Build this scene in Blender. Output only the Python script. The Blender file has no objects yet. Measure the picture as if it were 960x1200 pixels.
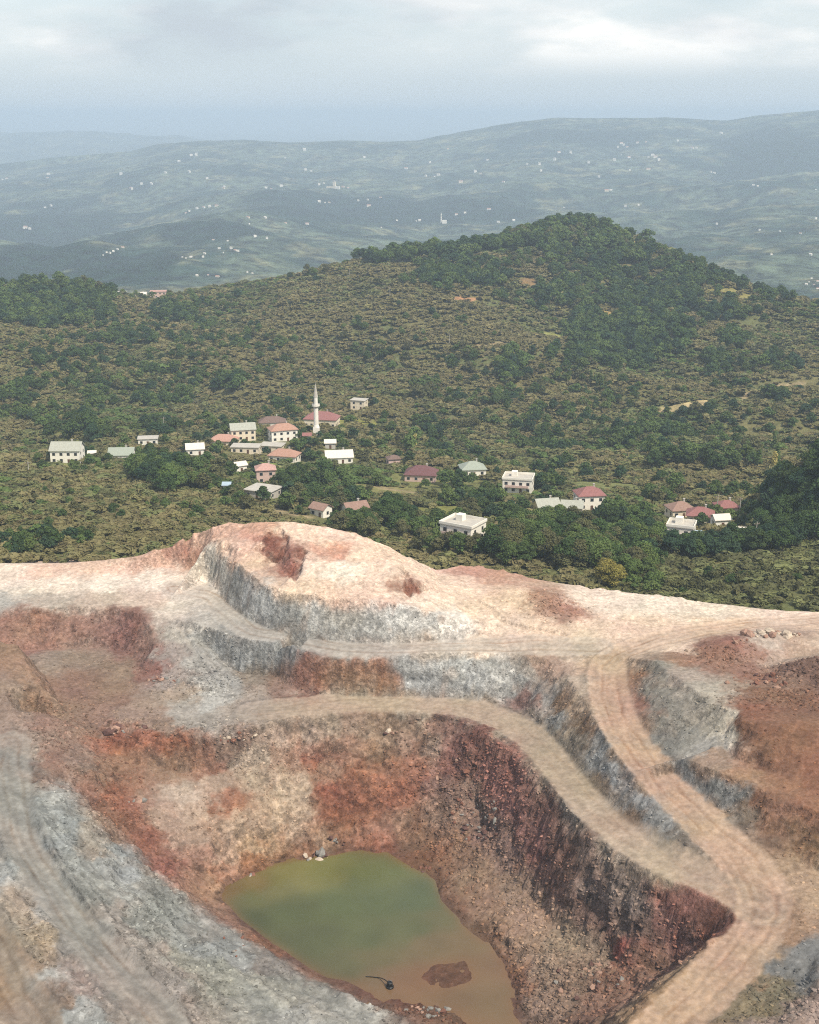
import bpy, bmesh, math, random
import numpy as np
from mathutils import Vector, Matrix
from mathutils.geometry import delaunay_2d_cdt

random.seed(7)
RNG = np.random.default_rng(11)
scene = bpy.context.scene
COL = scene.collection
R = math.radians

# ------------------------------------------------------------------ camera
CAM_Z = 160.0
FPX = 1500.0                       # focal length in pixels of a 960x1200 frame
HORIZON = 135.0                    # row of the horizon in that frame
PITCH = math.atan((600.0 - HORIZON) / FPX)
SP, CP = math.sin(PITCH), math.cos(PITCH)
cam = bpy.data.cameras.new('camera')
cam.sensor_fit = 'VERTICAL'
cam.sensor_height = 24.0
cam.lens = 24.0 * FPX / 1200.0
cam.clip_start = 1.0
cam.clip_end = 150000.0
camo = bpy.data.objects.new('camera', cam)
camo.location = (0, 0, CAM_Z)
camo.rotation_euler = (math.pi / 2 - PITCH, 0, 0)
COL.objects.link(camo)
scene.camera = camo

# ------------------------------------------------------------------ sun and sky
SUN_EL = R(52.0)
SUN_AZ = R(138.0)                  # clockwise from +Y: from the right, a little behind the camera
SUN_DIR = Vector((math.sin(SUN_AZ) * math.cos(SUN_EL), math.cos(SUN_AZ) * math.cos(SUN_EL), math.sin(SUN_EL)))
sun = bpy.data.lights.new('sun', 'SUN')
sun.energy = 4.3
sun.angle = R(0.7)
sun.color = (1.0, 0.92, 0.78)
suno = bpy.data.objects.new('sun', sun)
suno.rotation_euler = (-SUN_DIR).to_track_quat('-Z', 'Y').to_euler()
suno.location = (300, -100, 600)
COL.objects.link(suno)

world = bpy.data.worlds.new('World')
scene.world = world
world.use_nodes = True
wt = world.node_tree
for n in list(wt.nodes):
    wt.nodes.remove(n)


def N(t, kind, **kw):
    n = t.nodes.new(kind)
    for k, v in kw.items():
        setattr(n, k, v)
    return n


def build_world():
    t = wt
    L = t.links.new
    out = N(t, 'ShaderNodeOutputWorld')
    bg = N(t, 'ShaderNodeBackground')
    bg.inputs['Strength'].default_value = 0.14
    L(bg.outputs[0], out.inputs['Surface'])
    sky = N(t, 'ShaderNodeTexSky', sky_type='NISHITA')
    sky.sun_disc = False
    sky.sun_elevation = SUN_EL
    sky.sun_rotation = SUN_AZ
    sky.altitude = 400.0
    sky.air_density = 1.2
    sky.dust_density = 1.2
    sky.ozone_density = 1.5
    tc = N(t, 'ShaderNodeTexCoord')
    sep = N(t, 'ShaderNodeSeparateXYZ')
    L(tc.outputs['Generated'], sep.inputs[0])
    # clouds: a layer overhead, seen in perspective (direction divided by its height)
    zz = N(t, 'ShaderNodeMath', operation='MAXIMUM'); L(sep.outputs['Z'], zz.inputs[0]); zz.inputs[1].default_value = 0.0
    za = N(t, 'ShaderNodeMath', operation='ADD'); L(zz.outputs[0], za.inputs[0]); za.inputs[1].default_value = 0.24
    dx = N(t, 'ShaderNodeMath', operation='DIVIDE'); L(sep.outputs['X'], dx.inputs[0]); L(za.outputs[0], dx.inputs[1])
    dy = N(t, 'ShaderNodeMath', operation='DIVIDE'); L(sep.outputs['Y'], dy.inputs[0]); L(za.outputs[0], dy.inputs[1])
    cmb = N(t, 'ShaderNodeCombineXYZ'); L(dx.outputs[0], cmb.inputs[0]); L(dy.outputs[0], cmb.inputs[1])
    n1 = N(t, 'ShaderNodeTexNoise'); n1.inputs['Scale'].default_value = 1.55; n1.inputs['Detail'].default_value = 9; n1.inputs['Roughness'].default_value = 0.56
    L(cmb.outputs[0], n1.inputs['Vector'])
    r1 = N(t, 'ShaderNodeMapRange'); L(n1.outputs[0], r1.inputs[0])
    r1.inputs[1].default_value = 0.42; r1.inputs[2].default_value = 0.58; r1.inputs[3].default_value = 0.3; r1.inputs[4].default_value = 0.95
    r1.interpolation_type = 'SMOOTHSTEP'
    # clouds thin out into the pale air at the horizon
    hz = N(t, 'ShaderNodeMapRange'); L(sep.outputs['Z'], hz.inputs[0]); hz.interpolation_type = 'SMOOTHSTEP'
    hz.inputs[1].default_value = 0.02; hz.inputs[2].default_value = 0.055; hz.inputs[3].default_value = 0.0; hz.inputs[4].default_value = 1.0
    mk = N(t, 'ShaderNodeMath', operation='MULTIPLY'); L(r1.outputs[0], mk.inputs[0]); L(hz.outputs[0], mk.inputs[1])
    n2 = N(t, 'ShaderNodeTexNoise'); n2.inputs['Scale'].default_value = 1.3; n2.inputs['Detail'].default_value = 6
    mp = N(t, 'ShaderNodeMapping'); mp.inputs['Location'].default_value = (3.1, 7.7, 0); L(cmb.outputs[0], mp.inputs[0]); L(mp.outputs[0], n2.inputs['Vector'])
    cr = N(t, 'ShaderNodeMapRange'); L(n2.outputs[0], cr.inputs[0]); cr.inputs[1].default_value = 0.38; cr.inputs[2].default_value = 0.6
    cc = N(t, 'ShaderNodeMix', data_type='RGBA'); L(cr.outputs[0], cc.inputs['Factor'])
    cc.inputs['A'].default_value = (3.5, 3.9, 4.25, 1); cc.inputs['B'].default_value = (6.9, 6.75, 6.5, 1)
    # pale air near the horizon
    ha = N(t, 'ShaderNodeMapRange'); L(sep.outputs['Z'], ha.inputs[0]); ha.interpolation_type = 'SMOOTHSTEP'
    ha.inputs[1].default_value = 0.0; ha.inputs[2].default_value = 0.22; ha.inputs[3].default_value = 0.92; ha.inputs[4].default_value = 0.0
    hm = N(t, 'ShaderNodeMix', data_type='RGBA'); L(ha.outputs[0], hm.inputs['Factor']); L(sky.outputs[0], hm.inputs['A']); hm.inputs['B'].default_value = (3.75, 4.3, 4.75, 1)
    mx = N(t, 'ShaderNodeMix', data_type='RGBA'); L(mk.outputs[0], mx.inputs['Factor']); L(hm.outputs['Result'], mx.inputs['A']); L(cc.outputs['Result'], mx.inputs['B'])
    L(mx.outputs['Result'], bg.inputs['Color'])


build_world()
world.cycles.sampling_method = 'NONE'      # the sky is smooth: found by bounced rays, the sun by direct sampling

scene.view_settings.view_transform = 'Standard'
scene.view_settings.look = 'None'
scene.view_settings.gamma = 1.0
scene.view_settings.use_curve_mapping = False
scene.view_settings.exposure = 0.3
scene.cycles.max_bounces = 5
scene.cycles.diffuse_bounces = 3
scene.cycles.volume_bounces = 1
scene.cycles.use_denoising = False
scene.cycles.denoiser = 'OPENIMAGEDENOISE'
scene.cycles.denoising_input_passes = 'RGB_ALBEDO_NORMAL'
scene.cycles.filter_width = 1.1

# ------------------------------------------------------------------ helpers


def tag(o, label=None, cat=None, group=None, kind=None):
    if label: o['label'] = label
    if cat: o['category'] = cat
    if group: o['group'] = group
    if kind: o['kind'] = kind
    return o


def empty(name, loc, rz=0.0, scale=1.0):
    o = bpy.data.objects.new(name, None)
    o.location = loc
    o.rotation_euler = (0, 0, rz)
    o.scale = (scale, scale, scale) if not isinstance(scale, tuple) else scale
    o.empty_display_size = 0.5
    COL.objects.link(o)
    return o


def link_mesh(name, me, parent=None, mat=None):
    o = bpy.data.objects.new(name, me)
    if mat is not None and not me.materials:
        me.materials.append(mat)
    o.parent = parent
    COL.objects.link(o)
    return o


def np_mesh(name, verts, faces, smooth=True):
    """verts (n,3); faces (m,3) or (m,4) int arrays."""
    me = bpy.data.meshes.new(name)
    k = faces.shape[1]
    me.vertices.add(len(verts))
    me.vertices.foreach_set('co', np.asarray(verts, np.float32).ravel())
    me.loops.add(faces.size)
    me.loops.foreach_set('vertex_index', faces.astype(np.int32).ravel())
    me.polygons.add(len(faces))
    me.polygons.foreach_set('loop_start', np.arange(0, faces.size, k, dtype=np.int32))
    me.polygons.foreach_set('loop_total', np.full(len(faces), k, np.int32))
    me.polygons.foreach_set('use_smooth', np.full(len(faces), smooth, bool))
    me.update()
    me.validate()
    return me


def set_color(me, name, rgb):
    a = me.color_attributes.new(name, 'FLOAT_COLOR', 'POINT')
    c = np.ones((len(rgb), 4), np.float32)
    c[:, :3] = rgb
    a.data.foreach_set('color', c.ravel())


def lin(rgb):
    c = np.asarray(rgb, float) / 255.0
    return np.where(c <= 0.04045, c / 12.92, ((c + 0.055) / 1.055) ** 2.4)


def smooth01(x):
    x = np.clip(x, 0, 1)
    return x * x * (3 - 2 * x)


# gradient noise on numpy arrays
PERM = RNG.permutation(4096)
GRAD = np.stack([np.cos(np.arange(4096) * 2.399963), np.sin(np.arange(4096) * 2.399963)], 1)


GRX = np.ascontiguousarray(GRAD[:, 0]).astype(np.float32); GRY = np.ascontiguousarray(GRAD[:, 1]).astype(np.float32)
PERM32 = PERM.astype(np.int32)


def pnoise(x, y, seed=0):
    x = np.asarray(x, np.float64); y = np.asarray(y, np.float64)
    fx0 = np.floor(x); fy0 = np.floor(y)
    xi = fx0.astype(np.int32); yi = fy0.astype(np.int32)
    xf = (x - fx0).astype(np.float32); yf = (y - fy0).astype(np.float32)
    u = xf * xf * xf * (xf * (xf * 6 - 15) + 10); v = yf * yf * yf * (yf * (yf * 6 - 15) + 10)
    p0 = PERM32[(xi + seed * 131) & 4095] + (yi + seed * 57); p1 = PERM32[(xi + 1 + seed * 131) & 4095] + (yi + seed * 57)

    def g(p, i, j):
        h = PERM32[(p + j) & 4095]
        return GRX[h] * (xf - i) + GRY[h] * (yf - j)
    a0 = g(p0, 0, 0); a0 += u * (g(p1, 1, 0) - a0)
    b0 = g(p0, 0, 1); b0 += u * (g(p1, 1, 1) - b0)
    a0 += v * (b0 - a0)
    return a0 * 1.5


def fbm(x, y, octaves=4, gain=0.5, seed=0):
    s = np.zeros_like(x, dtype=float); a = 1.0; f = 1.0
    for o in range(octaves):
        s += a * pnoise(x * f, y * f, seed + o * 7)
        a *= gain; f *= 2.03
    return s


def ridged(x, y, octaves=4, gain=0.5, seed=0):
    s = np.zeros_like(x, dtype=float); a = 1.0; f = 1.0
    for o in range(octaves):
        s += a * (1 - 2 * np.abs(pnoise(x * f, y * f, seed + o * 7)))
        a *= gain; f *= 2.1
    return s


def worley(x, y, seed=0):
    xi = np.floor(x).astype(np.int64); yi = np.floor(y).astype(np.int64)
    best = np.full(x.shape, 9.0)
    for i in (-1, 0, 1):
        for j in (-1, 0, 1):
            h = PERM[(PERM[(xi + i + seed * 31) & 4095] + yi + j) & 4095]
            fx = (xi + i) + (h % 61) / 61.0 - x; fy = (yi + j) + (h // 61 % 61) / 61.0 - y
            best = np.minimum(best, fx * fx + fy * fy)
    return np.sqrt(best)


def noise3(x, y, z, seed=0):
    xi = np.floor(x).astype(np.int64); yi = np.floor(y).astype(np.int64); zi = np.floor(z).astype(np.int64)
    u = x - xi; v = y - yi; w = z - zi
    u = u * u * (3 - 2 * u); v = v * v * (3 - 2 * v); w = w * w * (3 - 2 * w)
    r = 0
    for i in (0, 1):
        for j in (0, 1):
            for k in (0, 1):
                h = PERM[(PERM[(PERM[(xi + i + seed * 13) & 4095] + yi + j) & 4095] + zi + k) & 4095] / 2047.5 - 1
                r = r + h * (u if i else 1 - u) * (v if j else 1 - v) * (w if k else 1 - w)
    return r


def worley3(x, y, z, seed=0):
    xi = np.floor(x).astype(np.int64); yi = np.floor(y).astype(np.int64); zi = np.floor(z).astype(np.int64)
    b1 = np.full(x.shape, 9.0); cell = np.zeros(x.shape)
    for i in (-1, 0, 1):
        for j in (-1, 0, 1):
            for k in (-1, 0, 1):
                h = PERM[(PERM[(PERM[(xi + i + seed * 31) & 4095] + yi + j) & 4095] + zi + k) & 4095]
                d = (xi + i + (h % 16) / 16.0 - x) ** 2 + (yi + j + (h // 16 % 16) / 16.0 - y) ** 2 + (zi + k + (h // 256) / 16.0 - z) ** 2
                m = d < b1
                b1 = np.where(m, d, b1); cell = np.where(m, h / 4095.0, cell)
    return np.sqrt(b1), cell


# view rays of the photograph, used to survey where things stand on the real terrain
def ray(px, py):
    u = (px - 480.0) / FPX; v = (600.0 - py) / FPX
    return np.array([u, CP + v * SP, -SP + v * CP])


def at_z(px, py, z):
    d = ray(px, py)
    return np.array([0, 0, CAM_Z]) + d * ((z - CAM_Z) / d[2])


def at_y(px, py, y):
    d = ray(px, py)
    return np.array([0, 0, CAM_Z]) + d * (y / d[1])


def to_px(p):
    x, y, z = p[0], p[1], p[2] - CAM_Z
    f = y * CP - z * SP; up = y * SP + z * CP
    return 480 + FPX * x / f, 600 - FPX * up / f, f


# ------------------------------------------------------------------ materials
MATS = {}


def pr(t, **kw):
    b = N(t, 'ShaderNodeBsdfPrincipled')
    for k, v in kw.items():
        b.inputs[k].default_value = v
    return b


def new_mat(name):
    m = bpy.data.materials.new(name); m.use_nodes = True
    t = m.node_tree
    for n in list(t.nodes): t.nodes.remove(n)
    out = N(t, 'ShaderNodeOutputMaterial')
    MATS[name] = m
    return m, t, out


def simple(name, rgb, rough=0.8, var=0.12, scale=0.6, spec=0.25, metallic=0.0):
    """plain surface with worn, mottled colour"""
    m, t, out = new_mat(name)
    L = t.links.new
    b = pr(t, Roughness=rough, Metallic=metallic); b.inputs['Specular IOR Level'].default_value = spec
    tc = N(t, 'ShaderNodeTexCoord')
    n = N(t, 'ShaderNodeTexNoise'); n.inputs['Scale'].default_value = scale; n.inputs['Detail'].default_value = 5
    L(tc.outputs['Object'], n.inputs['Vector'])
    mr = N(t, 'ShaderNodeMapRange'); L(n.outputs[0], mr.inputs[0]); mr.inputs[1].default_value = 0.3; mr.inputs[2].default_value = 0.7
    mr.inputs[3].default_value = 1 - var; mr.inputs[4].default_value = 1 + var
    c = lin(rgb)
    hsv = N(t, 'ShaderNodeHueSaturation'); hsv.inputs['Color'].default_value = (*c, 1); L(mr.outputs[0], hsv.inputs['Value'])
    L(hsv.outputs[0], b.inputs['Base Color']); L(b.outputs[0], out.inputs[0])
    return m


def rock_material(name, bump=0.6, streak=True, fine=1.0, grain=1.0):
    """vertex colour gives the strata; noise gives grain, blotches, vertical streaks on steep faces"""
    m, t, out = new_mat(name)
    L = t.links.new
    b = pr(t, Roughness=0.93); b.inputs['Specular IOR Level'].default_value = 0.18
    at = N(t, 'ShaderNodeAttribute', attribute_name='strata_shade')
    tc = N(t, 'ShaderNodeTexCoord')
    geo = N(t, 'ShaderNodeNewGeometry')

    def noise(scale, detail=6, rough=0.6, vec=None):
        n = N(t, 'ShaderNodeTexNoise'); n.inputs['Scale'].default_value = scale; n.inputs['Detail'].default_value = detail; n.inputs['Roughness'].default_value = rough
        L(vec if vec else tc.outputs['Object'], n.inputs['Vector'])
        return n

    def rng(src, a, bb, c, d):
        r = N(t, 'ShaderNodeMapRange'); L(src, r.inputs[0])
        for i, v in enumerate((a, bb, c, d)): r.inputs[1 + i].default_value = v
        return r
    sz = N(t, 'ShaderNodeSeparateXYZ'); L(geo.outputs['Normal'], sz.inputs[0])
    st = rng(sz.outputs['Z'], 0.95, 0.70, 0.0, 1.0)
    n1 = noise(0.22, 8, 0.62); n2 = noise(1.5, 5, 0.7); n3 = noise(0.07, 4, 0.5)
    v1 = rng(n1.outputs[0], 0.3, 0.7, 1 - 0.2 * grain, 1 + 0.2 * grain); v2 = rng(n2.outputs[0], 0.25, 0.75, 1 - 0.26 * grain, 1 + 0.26 * grain)
    mul = N(t, 'ShaderNodeMath', operation='MULTIPLY'); L(v1.outputs[0], mul.inputs[0]); L(v2.outputs[0], mul.inputs[1])
    val = mul.outputs[0]
    if streak:
        mp = N(t, 'ShaderNodeMapping'); mp.inputs['Scale'].default_value = (1, 1, 0.10); L(tc.outputs['Object'], mp.inputs[0])
        ns = noise(0.9, 5, 0.65, mp.outputs[0])
        vs = rng(ns.outputs[0], 0.32, 0.68, 0.86, 1.12)
        one = N(t, 'ShaderNodeMix', data_type='FLOAT'); L(st.outputs[0], one.inputs['Factor']); one.inputs['A'].default_value = 1.0; L(vs.outputs[0], one.inputs['B'])
        m2 = N(t, 'ShaderNodeMath', operation='MULTIPLY'); L(val, m2.inputs[0]); L(one.outputs[0], m2.inputs[1]); val = m2.outputs[0]
    # broken stone: crisp cells of slightly different shade at two sizes
    def cells(scale, lo, hi, warp):
        wv = N(t, 'ShaderNodeVectorMath', operation='MULTIPLY_ADD'); L(n2.outputs['Color'], wv.inputs[0]); wv.inputs[1].default_value = (warp, warp, warp); L(tc.outputs['Object'], wv.inputs[2])
        vo = N(t, 'ShaderNodeTexVoronoi'); vo.inputs['Scale'].default_value = scale; L(wv.outputs[0], vo.inputs['Vector'])
        sx = N(t, 'ShaderNodeSeparateColor'); L(vo.outputs['Color'], sx.inputs[0])
        return rng(sx.outputs[0], 0.0, 1.0, lo, hi)
    ca = cells(1.0, 1 - 0.26 * grain, 1 + 0.26 * grain, 0.9); cb = cells(2.6, 1 - 0.24 * grain, 1 + 0.26 * grain, 0.4)
    cm = N(t, 'ShaderNodeMath', operation='MULTIPLY'); L(ca.outputs[0], cm.inputs[0]); L(cb.outputs[0], cm.inputs[1])
    cs = rng(st.outputs[0], 0.0, 1.0, 0.35, 1.0)
    cx = N(t, 'ShaderNodeMix', data_type='FLOAT'); L(cs.outputs[0], cx.inputs['Factor']); cx.inputs['A'].default_value = 1.0; L(cm.outputs[0], cx.inputs['B'])
    m3 = N(t, 'ShaderNodeMath', operation='MULTIPLY'); L(val, m3.inputs[0]); L(cx.outputs[0], m3.inputs[1]); val = m3.outputs[0]
    hue = rng(n3.outputs[0], 0.3, 0.7, 0.488, 0.512)
    sat = rng(n2.outputs[0], 0.3, 0.7, 1.05, 0.85)
    hsv = N(t, 'ShaderNodeHueSaturation'); L(at.outputs['Color'], hsv.inputs['Color']); L(val, hsv.inputs['Value']); L(hue.outputs[0], hsv.inputs['Hue']); L(sat.outputs[0], hsv.inputs['Saturation'])
    L(hsv.outputs[0], b.inputs['Base Color'])
    nb = noise(1.1 * fine, 9, 0.72)
    vor = N(t, 'ShaderNodeTexVoronoi'); vor.inputs['Scale'].default_value = 0.8 * fine; L(tc.outputs['Object'], vor.inputs['Vector'])
    ad = N(t, 'ShaderNodeMath', operation='MULTIPLY_ADD'); L(vor.outputs['Distance'], ad.inputs[0]); ad.inputs[1].default_value = 0.35; L(nb.outputs[0], ad.inputs[2])
    bp = N(t, 'ShaderNodeBump'); sb = rng(st.outputs[0], 0.0, 1.0, 0.22 * bump, bump); L(sb.outputs[0], bp.inputs['Strength']); bp.inputs['Distance'].default_value = 0.9
    L(ad.outputs[0], bp.inputs['Height']); L(bp.outputs[0], b.inputs['Normal'])
    L(b.outputs[0], out.inputs[0])
    return m


def leaf_material(name, rgb_a, rgb_b, rough=0.75, bright=1.0, hue=0.012):
    """foliage: colour changes leaf by leaf (noise) and tree by tree (object random)"""
    m, t, out = new_mat(name)
    L = t.links.new
    tc = N(t, 'ShaderNodeTexCoord'); oi = N(t, 'ShaderNodeObjectInfo')
    n = N(t, 'ShaderNodeTexNoise'); n.inputs['Scale'].default_value = 0.5; n.inputs['Detail'].default_value = 4
    L(tc.outputs['Object'], n.inputs['Vector'])
    mr = N(t, 'ShaderNodeMapRange'); L(n.outputs[0], mr.inputs[0]); mr.inputs[1].default_value = 0.32; mr.inputs[2].default_value = 0.68
    mx = N(t, 'ShaderNodeMix', data_type='RGBA'); L(mr.outputs[0], mx.inputs['Factor'])
    mx.inputs['A'].default_value = (*(lin(rgb_a) * bright * 1.7), 1); mx.inputs['B'].default_value = (*(lin(rgb_b) * bright * 1.7), 1)
    hv = N(t, 'ShaderNodeMapRange'); L(oi.outputs['Random'], hv.inputs[0]); hv.inputs[3].default_value = 0.5 - hue; hv.inputs[4].default_value = 0.5 + hue
    vm = N(t, 'ShaderNodeMath', operation='MULTIPLY'); L(oi.outputs['Random'], vm.inputs[0]); vm.inputs[1].default_value = 7.31
    fr = N(t, 'ShaderNodeMath', operation='FRACT'); L(vm.outputs[0], fr.inputs[0])
    vv = N(t, 'ShaderNodeMapRange'); L(fr.outputs[0], vv.inputs[0]); vv.inputs[3].default_value = 0.8; vv.inputs[4].default_value = 1.18
    hsv = N(t, 'ShaderNodeHueSaturation'); L(mx.outputs['Result'], hsv.inputs['Color']); L(hv.outputs[0], hsv.inputs['Hue']); L(vv.outputs[0], hsv.inputs['Value'])
    b = pr(t, Roughness=rough); b.inputs['Specular IOR Level'].default_value = 0.2
    L(hsv.outputs[0], b.inputs['Base Color'])
    tr = N(t, 'ShaderNodeBsdfTranslucent'); L(hsv.outputs[0], tr.inputs['Color'])
    ms = N(t, 'ShaderNodeMixShader'); ms.inputs[0].default_value = 0.3; L(b.outputs[0], ms.inputs[1]); L(tr.outputs[0], ms.inputs[2])
    L(ms.outputs[0], out.inputs[0])
    return m


# ------------------------------------------------------------------ the green hills: surveyed points, thin-plate surface
GREEN = [  # (px, py, distance)
    (-250, 655, 370), (0, 655, 366), (0, 600, 440), (0, 560, 520), (0, 532, 620), (0, 480, 760), (0, 430, 860), (0, 390, 950), (0, 352, 1090), (-250, 540, 600), (-250, 430, 860), (-250, 345, 1200),
    (60, 345, 1120), (150, 352, 1200), (250, 342, 1260), (330, 327, 1280), (400, 310, 1250), (120, 395, 1010), (200, 420, 930),
    (150, 640, 375), (150, 590, 460), (150, 540, 590), (120, 480, 770), (200, 370, 1120), (300, 380, 1060), (300, 470, 850),
    (300, 575, 520), (320, 520, 690), (371, 508, 745), (420, 470, 850), (440, 410, 980),
    (480, 560, 590), (480, 600, 500), (480, 640, 430), (480, 507, 740), (480, 450, 880), (480, 400, 980), (480, 350, 1090), (490, 312, 1190), (500, 294, 1250),
    (543, 628, 432), (600, 640, 405), (600, 284, 1290), (650, 265, 1340), (700, 268, 1340), (650, 300, 1220), (640, 340, 1120), (650, 400, 1000), (650, 500, 760), (610, 572, 560), (690, 592, 520),
    (740, 277, 1320), (820, 307, 1250), (880, 337, 1180), (960, 354, 1130), (1210, 380, 1050), (760, 330, 1170), (800, 400, 1000), (960, 430, 900), (850, 480, 800), (960, 520, 690), (760, 540, 650), (1210, 520, 690),
    (860, 560, 600), (800, 615, 480), (860, 610, 490), (720, 660, 392), (800, 650, 412), (860, 652, 408), (780, 690, 356), (860, 690, 354), (960, 690, 346), (950, 660, 385),
]
gp = [at_y(*g) for g in GREEN]
gp += [np.array(p, float) for p in [
    (-160, 330, 36), (-260, 300, 38), (-160, 200, 34), (0, 300, 30), (0, 180, 30), (160, 300, 34), (170, 200, 36), (280, 250, 42), (-260, 150, 36),
    (60, 365, 26), (0, 372, 24), (-40, 372, 26),
    (0, 1550, 10), (300, 1560, 10), (-300, 1500, -40), (-600, 1500, -60), (600, 1500, -40), (0, 2000, -150), (400, 2000, -150), (-400, 2000, -160), (-900, 1900, -160), (900, 1900, -160),
    (-700, 900, 0), (-700, 500, 10), (700, 900, -10), (-700, 1250, -5), (720, 1250, -10), (600, 500, 30), (0, 2400, -200), (-1000, 2400, -200), (1000, 2400, -200)]]
for px, py, y in [(10, 336, 1180), (60, 332, 1190), (105, 337, 1200), (150, 350, 1240), (250, 340, 1270), (330, 327, 1270), (400, 312, 1250), (450, 305, 1245), (500, 297, 1250), (550, 291, 1262), (600, 285, 1290), (650, 266, 1335), (700, 269, 1335), (740, 278, 1310), (780, 292, 1280), (820, 309, 1245), (880, 339, 1180), (920, 347, 1150), (960, 355, 1125), (1060, 368, 1090), (-100, 345, 1190)]:
    a = at_y(px, py, y); gp.append(a)
    gp.append(np.array([a[0] * 1.1, a[1] * 1.1, a[2] - 34.0])); gp.append(np.array([a[0] * 1.25, a[1] * 1.25, a[2] - 100.0]))
gp = [p for p in gp if not (1450 < p[1] < 1600 and p[2] > -70)]
GPTS = np.array(gp)


def tps_fit(P):
    n = len(P); X = P[:, :2] / 500.0
    d = np.sqrt(((X[:, None] - X[None]) ** 2).sum(-1))
    K = np.where(d > 0, d * d * np.log(d + 1e-12), 0) + np.eye(n) * 0.0015
    A = np.zeros((n + 3, n + 3)); A[:n, :n] = K; A[:n, n] = 1; A[:n, n + 1:] = X; A[n, :n] = 1; A[n + 1:, :n] = X.T
    b = np.concatenate([P[:, 2], np.zeros(3)])
    return np.linalg.solve(A, b), X


TPS_W, TPS_X = tps_fit(GPTS)


def green_raw(x, y):
    x = np.asarray(x, float) / 500.0; y = np.asarray(y, float) / 500.0
    z = TPS_W[-3] + TPS_W[-2] * x + TPS_W[-1] * y
    for w, (cx, cy) in zip(TPS_W[:-3], TPS_X):
        r2 = (x - cx) ** 2 + (y - cy) ** 2
        z = z + w * 0.5 * r2 * np.log(r2 + 1e-12)
    return z


GX0, GX1, GY0, GY1, GS = -760.0, 760.0, 120.0, 2100.0, 5.0
gxs = np.arange(GX0, GX1 + 1, GS); gys = np.arange(GY0, GY1 + 1, GS)
GXX, GYY = np.meshgrid(gxs, gys)
GZ = green_raw(GXX, GYY)
far_w = smooth01((GYY - 400) / 300)
GZ = GZ + fbm(GXX / 90, GYY / 90, 4, seed=3) * 2.6 * far_w + fbm(GXX / 22, GYY / 22, 3, seed=5) * 0.8
# shallow folds and gullies running diagonally down the slope
FU = (GXX * 0.80 + GYY * 0.60) / 150.0 + 0.5 * fbm(GXX / 260, GYY / 260, 3, seed=15); FV = (GXX * -0.60 + GYY * 0.80) / 520.0
FOLD = np.abs(pnoise(FU, FV, 17)) + 0.5 * np.abs(pnoise(FU * 2.2, FV * 2.0, 19))         # 0 in the gullies
FOLDW = smooth01((GYY - 520) / 160) * smooth01((1230 - GYY) / 110)
GZ = GZ + (np.minimum(FOLD, 0.7) - 0.42) * 17.0 * FOLDW
# the steep wooded hill at the right, close behind the quarry
KN = [(190.0, 462.0, 46.0, 50.0, 80.0), (300.0, 400.0, 52.0, 110.0, 120.0)]
for cx, cy, hh, rx, ry in KN:
    r = np.sqrt(((GXX - cx) / rx) ** 2 + ((GYY - cy) / ry) ** 2) + 0.10 * fbm(GXX / 35, GYY / 35, 3, seed=9)
    GZ = GZ + hh * smooth01(1.25 - r)


def grid_sample(Z, x0, y0, s, x, y):
    fx = np.clip((np.asarray(x, float) - x0) / s, 0, Z.shape[1] - 1.001); fy = np.clip((np.asarray(y, float) - y0) / s, 0, Z.shape[0] - 1.001)
    ix = fx.astype(int); iy = fy.astype(int); fx = fx - ix; fy = fy - iy
    return (Z[iy, ix] * (1 - fx) + Z[iy, ix + 1] * fx) * (1 - fy) + (Z[iy + 1, ix] * (1 - fx) + Z[iy + 1, ix + 1] * fx) * fy


def green_z(x, y):
    return grid_sample(GZ, GX0, GY0, GS, x, y)


def hit_green(px, py, y_start=345.0, y_end=1700.0):
    d = ray(px, py)
    ys = np.arange(y_start, y_end, 2.0)
    P = np.stack([d[0] / d[1] * ys, ys, CAM_Z + d[2] / d[1] * ys], 1)
    below = P[:, 2] < green_z(P[:, 0], P[:, 1])
    if not below.any():
        return None
    i = int(np.argmax(below))
    return np.array([P[i, 0], P[i, 1], float(green_z(P[i, 0], P[i, 1]))])


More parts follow.
